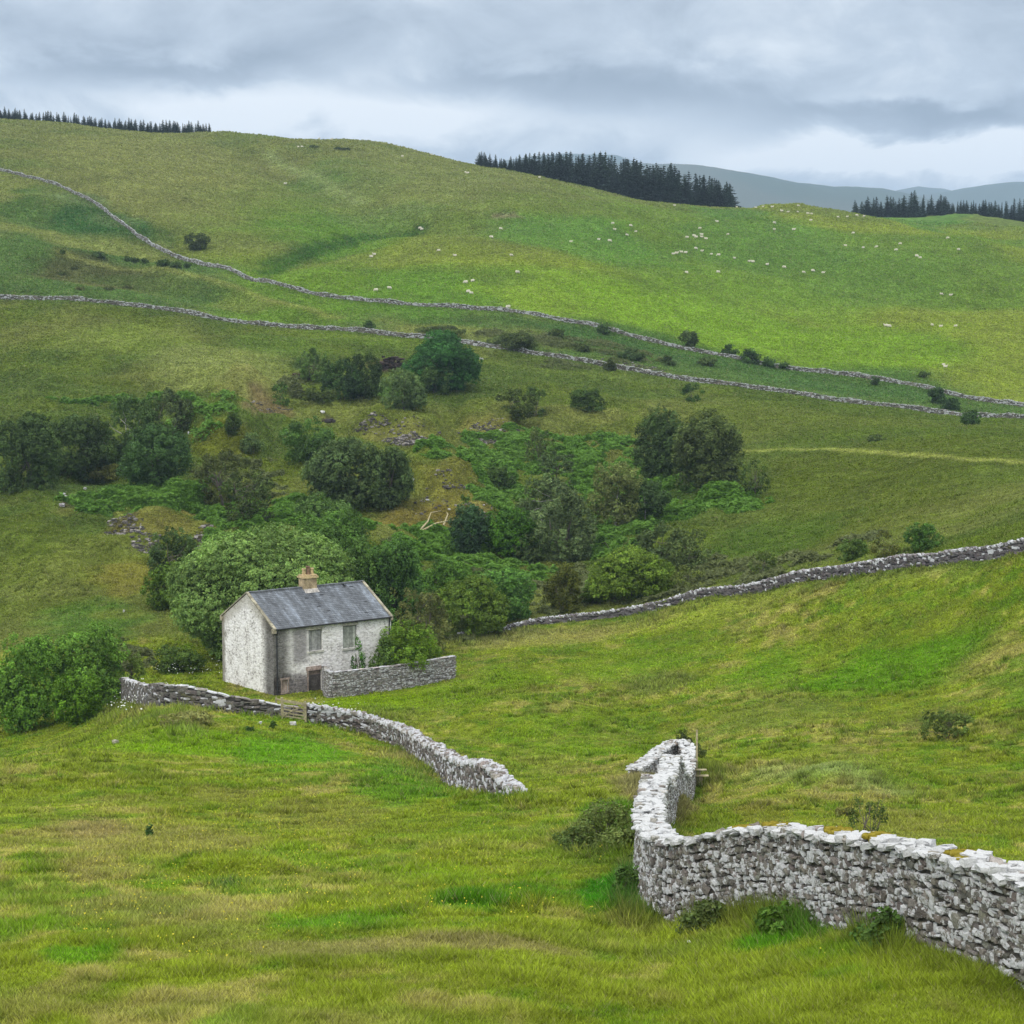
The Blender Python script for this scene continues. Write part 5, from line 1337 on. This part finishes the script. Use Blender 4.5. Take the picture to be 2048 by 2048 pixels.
# ------------------------------------------------------------------ sheep
FLEECE = simple_mat('fleece', (1, 1, 1), .2, 6, 1.0, .4)
def sheep_mesh(seed, grazing=True):
    r = np.random.default_rng(seed); b = Buf()
    wool = np.array([[.66, .62, .52]]); face = np.array([[.50, .46, .40]])
    def blob_(c, h, col, rot=0.0):
        ca, sa = math.cos(rot), math.sin(rot)
        k = np.array([[ca, 0, sa]]), np.array([[0, 1.0, 0]]), np.array([[-sa, 0, ca]])
        v, q, cc = stones(np.array([c]), np.array([h]), *k, np.ones((1, 4)), .05, r); b.add(v, q, col)
    blob_((0, 0, .62), (.56, .27, .30), wool); blob_((-.25, 0, .63), (.33, .29, .32), wool); blob_((.28, 0, .65), (.30, .25, .27), wool)
    if grazing: blob_((.58, 0, .48), (.20, .12, .14), wool, -.9); blob_((.70, 0, .24), (.17, .085, .09), face, -1.0)
    else: blob_((.58, 0, .82), (.16, .12, .19), wool, .7); blob_((.74, 0, .98), (.16, .085, .09), face, -.35)
    for sx_, sy_ in ((.32, .14), (.32, -.14), (-.34, .14), (-.34, -.14)):
        v, q = tube([(sx_, sy_, .45), (sx_, sy_, .22), (sx_ + .02, sy_, 0)], [.065, .045, .05], 6); b.add(v, q, face * .8)
    for sy_ in (.1, -.1):
        hx, hz_ = (.66, .33) if grazing else (.68, 1.05)
        v, q = tube([(hx, sy_ * .7, hz_), (hx - .04, sy_ * 1.6, hz_ + .02)], [.04, .015], 5); b.add(v, q, face)
    return b.mesh('sheep')
SHEEP = [sheep_mesh(1), sheep_mesh(2), sheep_mesh(3, False)]
for m in SHEEP: m.materials.append(FLEECE)
R2 = [(402,687),(588,676),(808,791),(823,795),(1285,823),(515,1153),(528,1168),(1035,1155),(974,1209),(1487,1238),(1666,1224),(1736,1234),(1757,1122),(1770,1159),(1872,1134),(1905,1173),(1848,1197),(220,1322),(201,1336),(636,1296),(740,1330),(1102,1327),(1143,1438),(809,1502),(855,1493),(826,1562),(845,1571),(232,1553),(317,1538),(1083,1661)]
R3 = [(30,1003),(430,1006),(553,1018),(598,1012),(657,1014),(826,1006),(822,1045),(887,1056),(907,1100),(1082,1078),(1141,1076),(1203,1068),(1250,1074),(672,1117),(672,1160),(797,1161),(303,1108),(373,1192),(192,1153),(110,1211),(155,1200),(169,1210),(205,1208),(232,1223),(204,1195),(1180,1182),(1131,1264),(1245,1276),(1330,1272),(1483,1252),(1456,1293),(1588,1333),(1611,1341),(1858,1290),(1789,1214),(166,1284),(206,1300),(20,1320),(42,1315),(74,1306),(101,1310),(266,1318),(313,1326),(414,1347),(510,1364),(534,1369),(626,1390),(735,1406),(920,1427),(986,1441),(860,1435),(106,1436),(310,1436),(1747,1576),(1807,1588),(1390,1780),(1411,1785),(1688,1776),(1743,1786),(1840,1784),(912,1057),(720,1040),(760,1046)]
R1 = [(1515,867),(1733,569),(1813,578),(1598,626),(1622,626)]
R7 = [(1762,294),(1773,306)]
SH = [(680 + x / 3.22, 100 + y / 3.22) for x, y in R2] + [(1340 + x / 3.22, 100 + y / 3.22) for x, y in R3] + [(100 + x / 3.22, 100 + y / 3.22) for x, y in R1] + [(1340 + x / 3.22, 640 + y / 3.22) for x, y in R7]
UNI = {(1515,867): 'lone white sheep in the middle of the upper left hillside', (1285,823): 'single white sheep close under the front of the skyline plantation', (1083,1661): 'white sheep just above the bend of the upper hill wall',
       (402,687): 'white sheep below the brow left of the plantation', (1102,1327): 'white sheep facing uphill, alone in mid pasture', (1143,1438): 'white sheep alone below the one facing uphill in mid pasture',
       (1035,1155): 'white sheep below the pale bare patch on the hillside'}
uni_uv = {}
for (x, y), lab in UNI.items():
    for base in ((680, 100) if (x, y) in R2 else (100, 100),): uni_uv[(base[0] + x / 3.22, base[1] + y / 3.22)] = lab
rs = np.random.default_rng(77)
for u, v in SH:
    try: x, y, z = ground(u, v + 1)
    except Exception: continue
    if y > 880: continue
    o = bpy.data.objects.new('sheep', SHEEP[rs.integers(3)]); COL.objects.link(o)
    o.location = (x, y, z - .03); k = .66 + .2 * rs.random(); o.scale = (k, k, k)
    o.rotation_euler = (0, 0, rs.choice([0, math.pi]) + (rs.random() - .5) * 1.6)
    if (u, v) in uni_uv: tag(o, uni_uv[(u, v)], 'sheep', 'sheep grazing on the hill pasture')
    elif v < 300: tag(o, 'white sheep near the brow of the upper left hill', 'sheep', 'sheep on the brow of the hill')
    elif u < 1180: tag(o, 'white sheep grazing in the central hollow of the hill pasture', 'sheep', 'sheep in the central hollow of the pasture')
    elif v < 440: tag(o, 'white sheep on the rough ridge between the plantation and the right horizon wood', 'sheep', 'sheep on the ridge right of the plantation')
    elif v < 570: tag(o, 'white sheep in the scattered flock below the ridge on the right', 'sheep', 'sheep scattered below the ridge on the right')
    else: tag(o, 'white sheep low on the right hand pasture above the upper wall', 'sheep', 'sheep low on the right hand pasture')

def outcrop(u, v, wpx, hpx, label, n, col, seed):
    x, y, z = ground(u, v); r = np.random.default_rng(seed); w = wpx * y / F_PX; h = hpx * y / F_PX
    cen = np.c_[(r.random(n) - .5) * w, (r.random(n) - .5) * .8 + .5, r.random(n) * h - .1]
    hs = np.c_[.25 + .5 * r.random(n), .3 + .3 * r.random(n), .12 + .2 * r.random(n)]
    I = np.eye(3); k = lambda i: np.repeat(I[i][None], n, 0)
    v_, q, c = stones(cen, hs, k(0), k(1), k(2), np.c_[np.array([col]) * (.5 + .9 * r.random((n, 1))), np.full(n, .05)], .2, r)
    b = Buf(); b.add(v_, q, c); o = link('rock_outcrop', b.mesh('rock_outcrop'), ST_FAR, None, (x, y, z)); tag(o, label, 'rock outcrop')
outcrop(738 * D, 699 * D, 42, 26, 'dark rock face of the old quarry beside the big round tree', 46, (.05, .038, .034), 1)
outcrop(572 * D, 716 * D, 50, 12, 'red brown earthy rock step left of the quarry bushes', 30, (.075, .05, .04), 2)
outcrop(622 * D, 799 * D, 16, 6, 'small dark rock ledge above the round leafy bush', 8, (.05, .045, .045), 3)
# ------------------------------------------------------------------ meadow grass
GRASS, t = new_mat('grass_blades')
c = t.attr().outputs['Color']
d = t.bsdf(c, .7, .12); tr = t.n('ShaderNodeBsdfTranslucent'); t.l(c, tr.inputs[0])
mx = t.n('ShaderNodeMixShader', ins={0: .3}); t.l(d.outputs[0], mx.inputs[1]); t.l(tr.outputs[0], mx.inputs[2]); t.out(mx)

U_, V_ = project(GX, np.maximum(GY, .5), GZ)
area = np.abs((U_[1:, :-1] - U_[:-1, :-1]) * (V_[:-1, 1:] - V_[:-1, :-1]))
cx_, cy_ = U_[:-1, :-1], V_[:-1, :-1]; cY = GY[:-1, :-1]
low_y = np.interp(GX[:-1, :-1] / np.maximum(cY, 1), _sl, _yl)
okc = (cY > 14) & (cY < np.maximum(low_y, 165)) & (cx_ > -300) & (cx_ < 2420) & (cy_ < 2120)
def cum_of(mask):
    c = np.cumsum(np.where(mask, np.minimum(area, 40), 0).ravel()); return c / c[-1]
CUM = cum_of(okc)
def sample_cells(n, r, cum):
    k = np.searchsorted(cum, r.random(n)); i, j = np.unravel_index(k, area.shape)
    s = sg[i] + r.random(n) * (sg[1] - sg[0]); l = lg[j] + r.random(n) * (lg[1] - lg[0]); g = np.exp(l)
    return s * g, np.sqrt(np.maximum(g * g - G0 * G0, 1))
NEARW = [path_uvY(WALL_NEAR), path_uvY(WALL_LEFT_A), path_uvY(WALL_LEFT_B), path_uvY(WALL_LOW), path_uvY(GARDEN)]
ROUGH = [(350,1362,55,22,1.9),(1130,1575,75,40,2.2),(1220,1490,70,22,2.6),(1195,1690,40,60,2.4),(1340,1715,60,30,2.2),(1500,1740,90,26,1.7),(1700,1770,80,30,2.4),(300,1330,110,22,2.0),(220,1330,60,40,2.4),(550,1345,150,14,1.8),(700,1345,120,14,1.8),
         (1250,1290,90,25,1.2),(1330,1450,60,26,1.3),(950,1205,140,14,1.6),(1200,1175,200,12,1.3),(1640,1070,180,10,1.2),(780,1440,80,40,1.3),(435,1674,50,10,1.1),(1350,1590,24,60,1.2)]
rb_ = [(blob(u, v, a, b_), h) for u, v, a, b_, h in ROUGH]
def grass(n, seed, blades=4, cum=None, hk=1.0, cm=1.0, cv=1.0):
    r = np.random.default_rng(seed); x, y = sample_cells(n, r, CUM if cum is None else cum)
    col = gcol(x, y) * cm
    wd = np.full(n, 9.0); inb = np.full(n, 9.0)
    for P in NEARW: wd = np.minimum(wd, seg_dist(x, y, P))
    hb = 0.065 + 0.075 * smooth(.42, .7, fbm(x / 1.1, y / 1.1, 71, 3)) + .05 * smooth(.5, .75, fbm(x / 5, y / 5, 72, 3))
    tus = smooth(.60, .74, fbm(x / .75, y / .75, 78, 2)) * smooth(.42, .62, fbm(x / 9, y / 9, 79, 3)); hb = hb + .16 * tus
    col = col * (1 - .25 * tus[:, None])
    rough = np.zeros(n)
    for bl, h in rb_:
        w = blob_w(x, y, bl, .5); hb = hb * (1 + w * h * (.6 + .5 * r.random(n))); rough = np.maximum(rough, w * min(h / 2, 1))
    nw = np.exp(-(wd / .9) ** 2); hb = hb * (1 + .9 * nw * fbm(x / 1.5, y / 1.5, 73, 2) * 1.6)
    keep = wd > .28; x, y, col, hb, rough, nw = x[keep], y[keep], col[keep], hb[keep], rough[keep], nw[keep]; n = len(x)
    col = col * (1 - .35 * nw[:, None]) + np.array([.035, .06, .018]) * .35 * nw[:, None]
    col = col * (1 - .35 * rough[:, None]) + np.array([.075, .095, .04]) * .35 * rough[:, None]
    hb = np.minimum(hb, .42 + .12 * r.random(n))
    hb = hb * hk
    z = hz(x, y)
    B = blades
    px = y / 1900.0
    X = np.repeat(np.stack([x, y, z], -1), B, 0); H = np.repeat(hb, B) * (.55 + .8 * r.random(n * B))
    H = np.maximum(H, np.repeat(px, B) * 1.2)
    W = np.maximum(.010, np.repeat(px, B) * .75) * (.7 + .6 * r.random(n * B))
    a = r.random(n * B) * 6.283; sp = .04 + .5 * np.repeat(px, B)
    off = (r.random((n * B, 2)) - .5) * 2 * sp[:, None]
    ba = X + np.c_[off, np.full(n * B, -.03)]
    side = np.c_[np.cos(a), np.sin(a), a * 0] * W[:, None]
    lean = (r.random((n * B, 2)) - .5) * np.clip(.55 / np.maximum(H, .05), .7, 2.2)[:, None]
    tip = ba + np.c_[lean * H[:, None], H]
    v = np.stack([ba - side, ba + side, tip + side * .25], 1).reshape(-1, 3)
    cc = np.repeat(col, B, 0) * (1 + cv * (r.random((n * B, 1)) - .5)) * np.repeat(.75 + .5 * fbm(x / .5, y / .5, 76, 2), B)[:, None]
    sp_k = np.repeat(smooth(.85, 1.05, col[:, 0] / (col[:, 1] + 1e-6)), B)
    straw = (r.random(n * B) < .08 + .3 * sp_k)[:, None]
    cc = np.where(straw, cc * .4 + np.array([.20, .18, .09]) * .55, cc)
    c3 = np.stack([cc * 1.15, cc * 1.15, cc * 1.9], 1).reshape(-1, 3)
    return v, np.arange(n * B * 3).reshape(-1, 3), c3
v, f, c3 = grass(520000, 5, 4, None, 1.0, 1.18)
og_ = link('grass', mesh_np('grass', v, f, c3), GRASS); tag(og_, 'long summer meadow grass covering the foreground fields', 'grass', kind='stuff')

vis = (cx_ > -140) & (cx_ < 2190)
v, f, c3 = grass(260000, 15, 3, cum_of(vis & (cY > low_y) & (cY < 395)), 0.9, 1.3, .6)
o_ = link('rough_pasture', mesh_np('rough_pasture', v, f, c3), GRASS); tag(o_, 'coarse grass on the quarry slopes and banks beyond the low wall', 'grass', kind='stuff')
v, f, c3 = grass(200000, 16, 3, cum_of(vis & (cY >= 395) & (cY < 800)), 0.8, 1.3, .45)
o_ = link('hill_pasture', mesh_np('hill_pasture', v, f, c3), GRASS); tag(o_, 'short grazed grass of the sheep pasture up to the skyline', 'grass', kind='stuff')
# ------------------------------------------------------------------ flowers
FLOW, t = new_mat('petals'); t.out(t.bsdf(t.attr().outputs['Color'], .6, .2))
def flowers(name, areas, n, size, col, label, hgt, seed):
    r = np.random.default_rng(seed); P = []
    for u, v, a, b_ in areas:
        bl = blob(u, v, a, b_); k = int(n * a * b_ / sum(q[2] * q[3] for q in areas))
        t1 = r.random(k) * 6.283; rr = np.sqrt(r.random(k)) * 1.1
        y = bl[1] + np.sin(t1) * rr * bl[3]; x = bl[0] + np.cos(t1) * rr * bl[2] + (bl[0] / bl[1]) * (y - bl[1])
        kp = fbm(x / 1.7, y / 1.7, 81, 3) > .46; P.append(np.c_[x[kp], y[kp]])
    P = np.vstack(P); z = hz(P[:, 0], P[:, 1]); cen = np.c_[P, z + hgt * (.7 + .6 * r.random(len(P)))]
    s = np.maximum(size, P[:, 1] / 1900 * .34)
    v, q = leaf_quads(cen, np.tile([0, -.5, 1.0], (len(P), 1)), s, r, .8)
    c = np.repeat(np.array([col]) * (.7 + .5 * r.random((len(P), 1))), 4, 0)
    o = link(name, mesh_np(name, v, q, c), FLOW); tag(o, label, 'flowers', kind='stuff')
flowers('buttercups', [(1400,1530,90,40),(1370,1585,50,30),(1560,1520,130,40),(1720,1500,90,50),(1500,1470,120,24),(880,1700,90,26),(780,1720,60,16),(1060,1460,80,18),(700,1500,260,120),(400,1620,260,120),(1000,1650,160,90),(1550,1250,220,80),(1640,1790,120,30)], 3600, .016, (.50, .44, .03), 'yellow buttercups scattered through the meadow', .26, 6)
flowers('cow_parsley', [(270,1325,70,22),(250,1345,30,20),(380,1275,50,14),(640,1345,50,8),(330,1275,40,12)], 300, .06, (.55, .58, .52), 'white cow parsley heads in the tall grass near the walls', .75, 7)

# ------------------------------------------------------------------ bracken and other ground cover in the hollow
def cover(name, areas, dens, size, cols, label, cat, hgt, seed):
    r = np.random.default_rng(seed); V = []; Q = []; C = []; n0 = 0
    for u, v, a, b_ in areas:
        bl = blob(u, v, a, b_); k = int(dens * a * b_)
        t1 = r.random(k) * 6.283; rr = np.sqrt(r.random(k)) * 1.25
        y = bl[1] + np.sin(t1) * rr * bl[3]; x = bl[0] + np.cos(t1) * rr * bl[2] + (bl[0] / bl[1]) * (y - bl[1])
        h = smooth(.38, .62, fbm(x / 2.4, y / 2.4, 91, 3)) * smooth(.0, .35, blob_w(x, y, bl, .6))
        kp = h > .12; x, y, h = x[kp], y[kp], h[kp]
        mound = .35 + 1.0 * fbm(x / 1.1, y / 1.1, 92, 2)
        cen = np.c_[x, y, hz(x, y) + hgt * h * mound * (.35 + .65 * r.random(len(x)) ** .5)]
        nr = np.tile([0, -.25, 1.0], (len(x), 1))
        v_, q_ = leaf_quads(cen, nr, np.full(len(x), size), r, .5)
        mixf = (vnoise(x / 6, y / 6, 93) * .6 + .4 * r.random(len(x)))[:, None]
        c_ = (np.array(cols[0]) * (1 - mixf) + np.array(cols[1]) * mixf) * (.7 + .6 * r.random((len(x), 1)))
        V.append(v_); Q.append(q_ + n0); C.append(np.repeat(c_, 4, 0)); n0 += len(v_)
    o = link(name, mesh_np(name, np.vstack(V), np.vstack(Q), np.vstack(C)), LEAF); o.color = (1, 1, 1, 1); tag(o, label, cat, kind='stuff')
BR = [(1010,842,120,24),(1120,848,90,22),(950,848,70,14),(1300,945,95,34),(1400,955,50,18),(838,856,52,11),(240,935,110,20),(190,945,70,12),(410,960,50,30),(450,1000,60,30),(500,1030,70,30),(540,985,80,36),(480,950,60,24),(330,930,60,16),(600,960,60,20),(660,960,40,20),(900,1010,40,16),(1010,1000,50,30),(1180,1010,50,20),(1260,900,60,30),(620,1000,80,40),(560,1040,90,30),
      (860,1040,120,30),(790,1025,80,22),(960,1075,70,14),(1000,1090,50,14),(1130,900,40,60),(1080,885,60,30),(960,880,60,26),(1000,880,40,18),(380,763,60,9),(260,757,150,7),(700,1065,70,40),(760,1060,60,30),(1130,1010,30,40),(940,935,60,30),(850,1085,80,20),(1150,960,30,30)]
cover('bracken', BR, 13.0, .30, [(.078, .180, .018), (.125, .235, .040)], 'bright green bracken spreading over the quarry hollow', 'bracken', 1.0, 9)
cover('rough_scrub', [(430,905,60,40),(500,940,50,40),(890,1110,70,40),(1200,1095,120,30),(1330,1085,80,22),(1500,1060,140,12),(1060,1110,60,40),(800,1180,60,30),(230,1240,60,30),(740,1010,40,12),(1000,640,90,12),(1150,660,110,16),(1060,690,60,8),(600,745,50,12),(560,735,30,20),(870,1200,60,14),(960,1165,90,10),(1300,1100,120,12),(700,1180,60,20)], 5.0, .24, [(.085, .110, .034), (.125, .145, .06)],
      'rank grass and low scrub along the low wall and between the trees', 'scrub', .7, 10)
# loose scree on the spoil heaps
def scree():
    r = np.random.default_rng(12); P = []
    for u, v, a, b_, n in [(905,828,46,9,420),(770,832,44,11,360),(700,800,30,14,120),(930,805,50,12,160),(235,1000,34,18,200),(280,1030,30,18,160),(390,1020,22,24,160),(905,975,40,12,70),(840,905,40,20,60),(760,800,70,14,80),(1190,690,60,5,80),(500,770,50,10,60),(820,960,40,24,40)]:
        bl = blob(u, v, a, b_); t1 = r.random(n) * 6.283; rr = np.sqrt(r.random(n)) * 1.1
        y = bl[1] + np.sin(t1) * rr * bl[3]; P.append(np.c_[bl[0] + np.cos(t1) * rr * bl[2] + bl[0] / bl[1] * (y - bl[1]), y])
    P = np.vstack(P); n = len(P); I = np.eye(3)
    s = .08 + .22 * r.random(n) ** 2.5
    a = r.random(n) * 6; ex = np.c_[np.cos(a), np.sin(a), a * 0]; ey = np.c_[-np.sin(a), np.cos(a), a * 0]
    k = np.where(r.random(n) < .35, 1.0, .3)[:, None]
    v, q, c = stones(np.c_[P, hz(P[:, 0], P[:, 1]) + s * .3], np.c_[s, s * .8, s * .5], ex, ey, np.repeat(I[2][None], n, 0), np.c_[np.array([[.24, .225, .215]]) * k * (.7 + .6 * r.random((n, 1))), .3 * k], .2, r)
    o = link('scree', mesh_np('scree', v, q, c), ST_FAR); tag(o, 'loose grey quarry stones on the spoil heaps', 'scree', kind='stuff')
scree()
# sapling hawthorn in front
sx_, sy_, _ = ground(1640, 1688)
plant('hawthorn_sapling', (sx_ + .2, 50.0, float(hz(sx_ + .2, 50.0))), 1.0, 1.75, 'small thin hawthorn sapling behind the near wall in the buttercup meadow', 'sapling', (.046, .068, .026), kind='airy', leaf=.055, dens=.5, nl=14, twigs=9, sub=.6)

# weeds: nettles and docks at the foot of the near wall and in the field
for u, v, wpx, h, lab, c in [(1262,1800,70,.75,'nettle patch against the left end of the near wall',(.05,.085,.03)),(1282,1745,40,.6,'small nettle patch half way up the bend of the near wall',(.055,.09,.032)),
        (1420,1856,120,.6,'tall weeds in front of the near wall just right of the corner',(.065,.085,.04)),(1560,1868,90,.5,'dark green weeds below the middle of the near wall',(.045,.085,.02)),
        (1770,1905,110,.7,'thick nettles at the right end of the near wall',(.045,.075,.025)),(1215,1700,130,1.25,'big clump of grey green rushes left of the near wall',(.075,.10,.045)),(1150,1705,80,.7,'smaller clump of rushes left of the big one',(.07,.095,.04)),
        (299,1674,14,.45,'single dark thistle in the straw coloured grass at left',(.04,.075,.035)),(546,1458,12,.5,'dark dock plant below the gate',(.03,.06,.02)),(498,1462,16,.3,'low dark weed left of the dock plant',(.03,.06,.02)),
        (372,1445,95,.55,'pale tufted rush clump below the left wall',(.13,.13,.07)),(1690,1632,40,.4,'faint scrubby weed in the meadow behind the near wall',(.08,.085,.04))]:
    x, y, z = ground(u, v)
    plant('weed_clump', (x, y, z), wpx * y / F_PX, h, lab, 'weeds', c, kind='low', leaf=.075 if y < 70 else .12, dens=.8, nl=16, sub=.7, group=None)
# ------------------------------------------------------------------ camera
cam = bpy.data.cameras.new('camera'); co = bpy.data.objects.new('camera', cam); COL.objects.link(co)
cam.sensor_fit = 'HORIZONTAL'; cam.sensor_width = 36.0; cam.lens = 36.0 * F_PX / 2048.0
cam.clip_start = 0.2; cam.clip_end = 30000
co.location = (0, 0, 0); co.rotation_euler = (math.pi / 2 - PITCH, 0, 0)
scene.camera = co

# ------------------------------------------------------------------ overcast sky
SUN_EL, SUN_AZ = math.radians(44), math.radians(-152)      # azimuth from +y towards +x
world = bpy.data.worlds.new('World'); scene.world = world; world.use_nodes = True
t = NT(world)
dirn = t.n('ShaderNodeTexCoord').outputs['Generated']
sky = t.n('ShaderNodeTexSky', sky_type='NISHITA', sun_disc=False, sun_elevation=SUN_EL, sun_rotation=SUN_AZ)
sep = t.n('ShaderNodeSeparateXYZ'); t.l(dirn, sep.inputs[0])
dx_, dy_, dz_ = sep.outputs
el = t.math('MAXIMUM', dz_, 0.0)
# cloud sheet seen in perspective: divide by height above the horizon
den = t.math('ADD', el, 0.10)
cv = t.n('ShaderNodeCombineXYZ'); t.l(t.math('DIVIDE', dx_, den), cv.inputs[0]); t.l(t.math('DIVIDE', dy_, den), cv.inputs[1]); t.l(t.math('MULTIPLY', el, 3.0), cv.inputs[2])
cw = t.n('ShaderNodeCombineXYZ'); t.l(t.math('MULTIPLY', dx_, 8.0), cw.inputs[0]); t.l(t.math('MULTIPLY', dy_, 8.0), cw.inputs[1]); t.l(t.math('MULTIPLY', dz_, 15.0), cw.inputs[2])
n_big = t.noise(cw.outputs[0], 0.75, 4.0, 0.5, 0.3); n_mid = t.noise(cw.outputs[0], 2.0, 7.0, 0.58, 0.35)
warp = t.math('MULTIPLY', t.math('SUBTRACT', n_mid, 0.5), 0.045)
warp2 = t.math('MULTIPLY', t.math('SUBTRACT', n_big, 0.5), 0.12)
def lump(u, v, ru, rv):
    """a bright or dark bank of cloud in a direction of the sky"""
    a, b, c = [float(q) for q in ray(u * D, v * D)]
    r = math.sqrt(a * a + b * b + c * c); az, e0 = a / b, c / r
    ra, re = ru * D / F_PX, rv * D / F_PX
    A = t.math('DIVIDE', t.math('SUBTRACT', t.math('ADD', t.math('DIVIDE', dx_, t.math('MAXIMUM', dy_, 0.05)), warp2), az), ra)
    E = t.math('DIVIDE', t.math('SUBTRACT', t.math('ADD', dz_, warp), e0), re)
    d = t.math('ADD', t.math('MULTIPLY', A, A), t.math('MULTIPLY', E, E))
    front = t.math('GREATER_THAN', dy_, 0.0)
    return t.math('MULTIPLY', t.math('EXPONENT', t.math('MULTIPLY', d, -1.0)), front)
val = t.math('ADD', 0.52, t.math('MULTIPLY', t.math('SUBTRACT', n_big, 0.5), 0.9))
val = t.math('ADD', val, t.math('MULTIPLY', t.math('SUBTRACT', n_mid, 0.5), 0.95))
for (u, v, ru, rv, amp) in [(1640,290,260,30,1.05),(1800,278,120,30,.6),(520,205,200,45,.45),(800,225,180,50,.50),(300,195,220,28,.22),(1150,225,200,35,.22),(1020,290,260,24,.10),
                            (1300,170,300,50,-.40),(1700,215,220,34,-.42),(250,140,240,24,-.32),(900,150,160,26,-.28),(1800,215,60,30,-.30),(1500,345,300,14,.05),(650,130,300,16,.05),(1690,180,120,14,.2)]:
    val = t.math('ADD', val, t.math('MULTIPLY', lump(u, v, ru, rv), amp))
ccol = t.ramp(val, [(0.0, (.23,.27,.325)), (.25, (.355,.405,.47)), (.5, (.54,.60,.67)), (.72, (.79,.835,.875)), (.95, (1.0,1.02,1.03))])
# an overcast sky is about three times as bright overhead as at the horizon
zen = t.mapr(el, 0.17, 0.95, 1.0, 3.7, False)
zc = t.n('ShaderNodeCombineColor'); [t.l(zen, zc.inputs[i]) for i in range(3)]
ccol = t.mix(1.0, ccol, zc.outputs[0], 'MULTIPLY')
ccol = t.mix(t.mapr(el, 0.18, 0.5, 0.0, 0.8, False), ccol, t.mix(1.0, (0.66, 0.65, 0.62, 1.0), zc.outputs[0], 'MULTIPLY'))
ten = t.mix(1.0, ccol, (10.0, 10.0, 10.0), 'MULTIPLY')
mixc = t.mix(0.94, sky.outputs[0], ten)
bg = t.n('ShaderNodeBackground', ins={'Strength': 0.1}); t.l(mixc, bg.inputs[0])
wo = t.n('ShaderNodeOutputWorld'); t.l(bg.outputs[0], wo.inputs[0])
world.cycles.sampling_method = 'MANUAL'; world.cycles.sample_map_resolution = 512

sun = bpy.data.lights.new('sun', 'SUN'); sun.energy = 1.5; sun.angle = math.radians(14); sun.color = (1.0, 0.95, 0.87)
so = bpy.data.objects.new('sun', sun); COL.objects.link(so)
sd = Vector((math.sin(SUN_AZ) * math.cos(SUN_EL), math.cos(SUN_AZ) * math.cos(SUN_EL), math.sin(SUN_EL)))
so.rotation_euler = sd.to_track_quat('Z', 'Y').to_euler(); so.location = (-30, -30, 60)

# ------------------------------------------------------------------ damp air
HAZE = True
if HAZE:
    bx0, bx1, by0, by1, bz0, bz1 = -5800.0, 6800.0, -60.0, 11600.0, -80.0, 760.0
    hv = np.array([(x, y, z) for x in (bx0, bx1) for y in (by0, by1) for z in (bz0, bz1)])
    hf = np.array([(0,1,3,2),(4,6,7,5),(0,4,5,1),(2,3,7,6),(0,2,6,4),(1,5,7,3)])
    hm, t = new_mat('damp_air')
    pv = t.n('ShaderNodeVolumePrincipled', ins={'Color': (0.56, 0.75, 1.0, 1), 'Density': 0.0001, 'Anisotropy': 0.0})
    o = t.n('ShaderNodeOutputMaterial'); t.l(pv.outputs[0], o.inputs['Volume'])
    oh = link('haze', mesh_np('haze', hv, hf), hm); tag(oh, kind='stuff', label='thin damp air fading the far hills to blue', cat='haze')

scene.view_settings.view_transform = 'Standard'; scene.view_settings.look = 'None'
scene.view_settings.exposure = 0.15; scene.view_settings.gamma = 1.0; scene.view_settings.use_curve_mapping = False
scene.render.engine = 'CYCLES'
cy = scene.cycles
cy.max_bounces = 4; cy.diffuse_bounces = 2; cy.glossy_bounces = 1; cy.transmission_bounces = 2; cy.transparent_max_bounces = 8; cy.volume_bounces = 0
cy.use_denoising = True
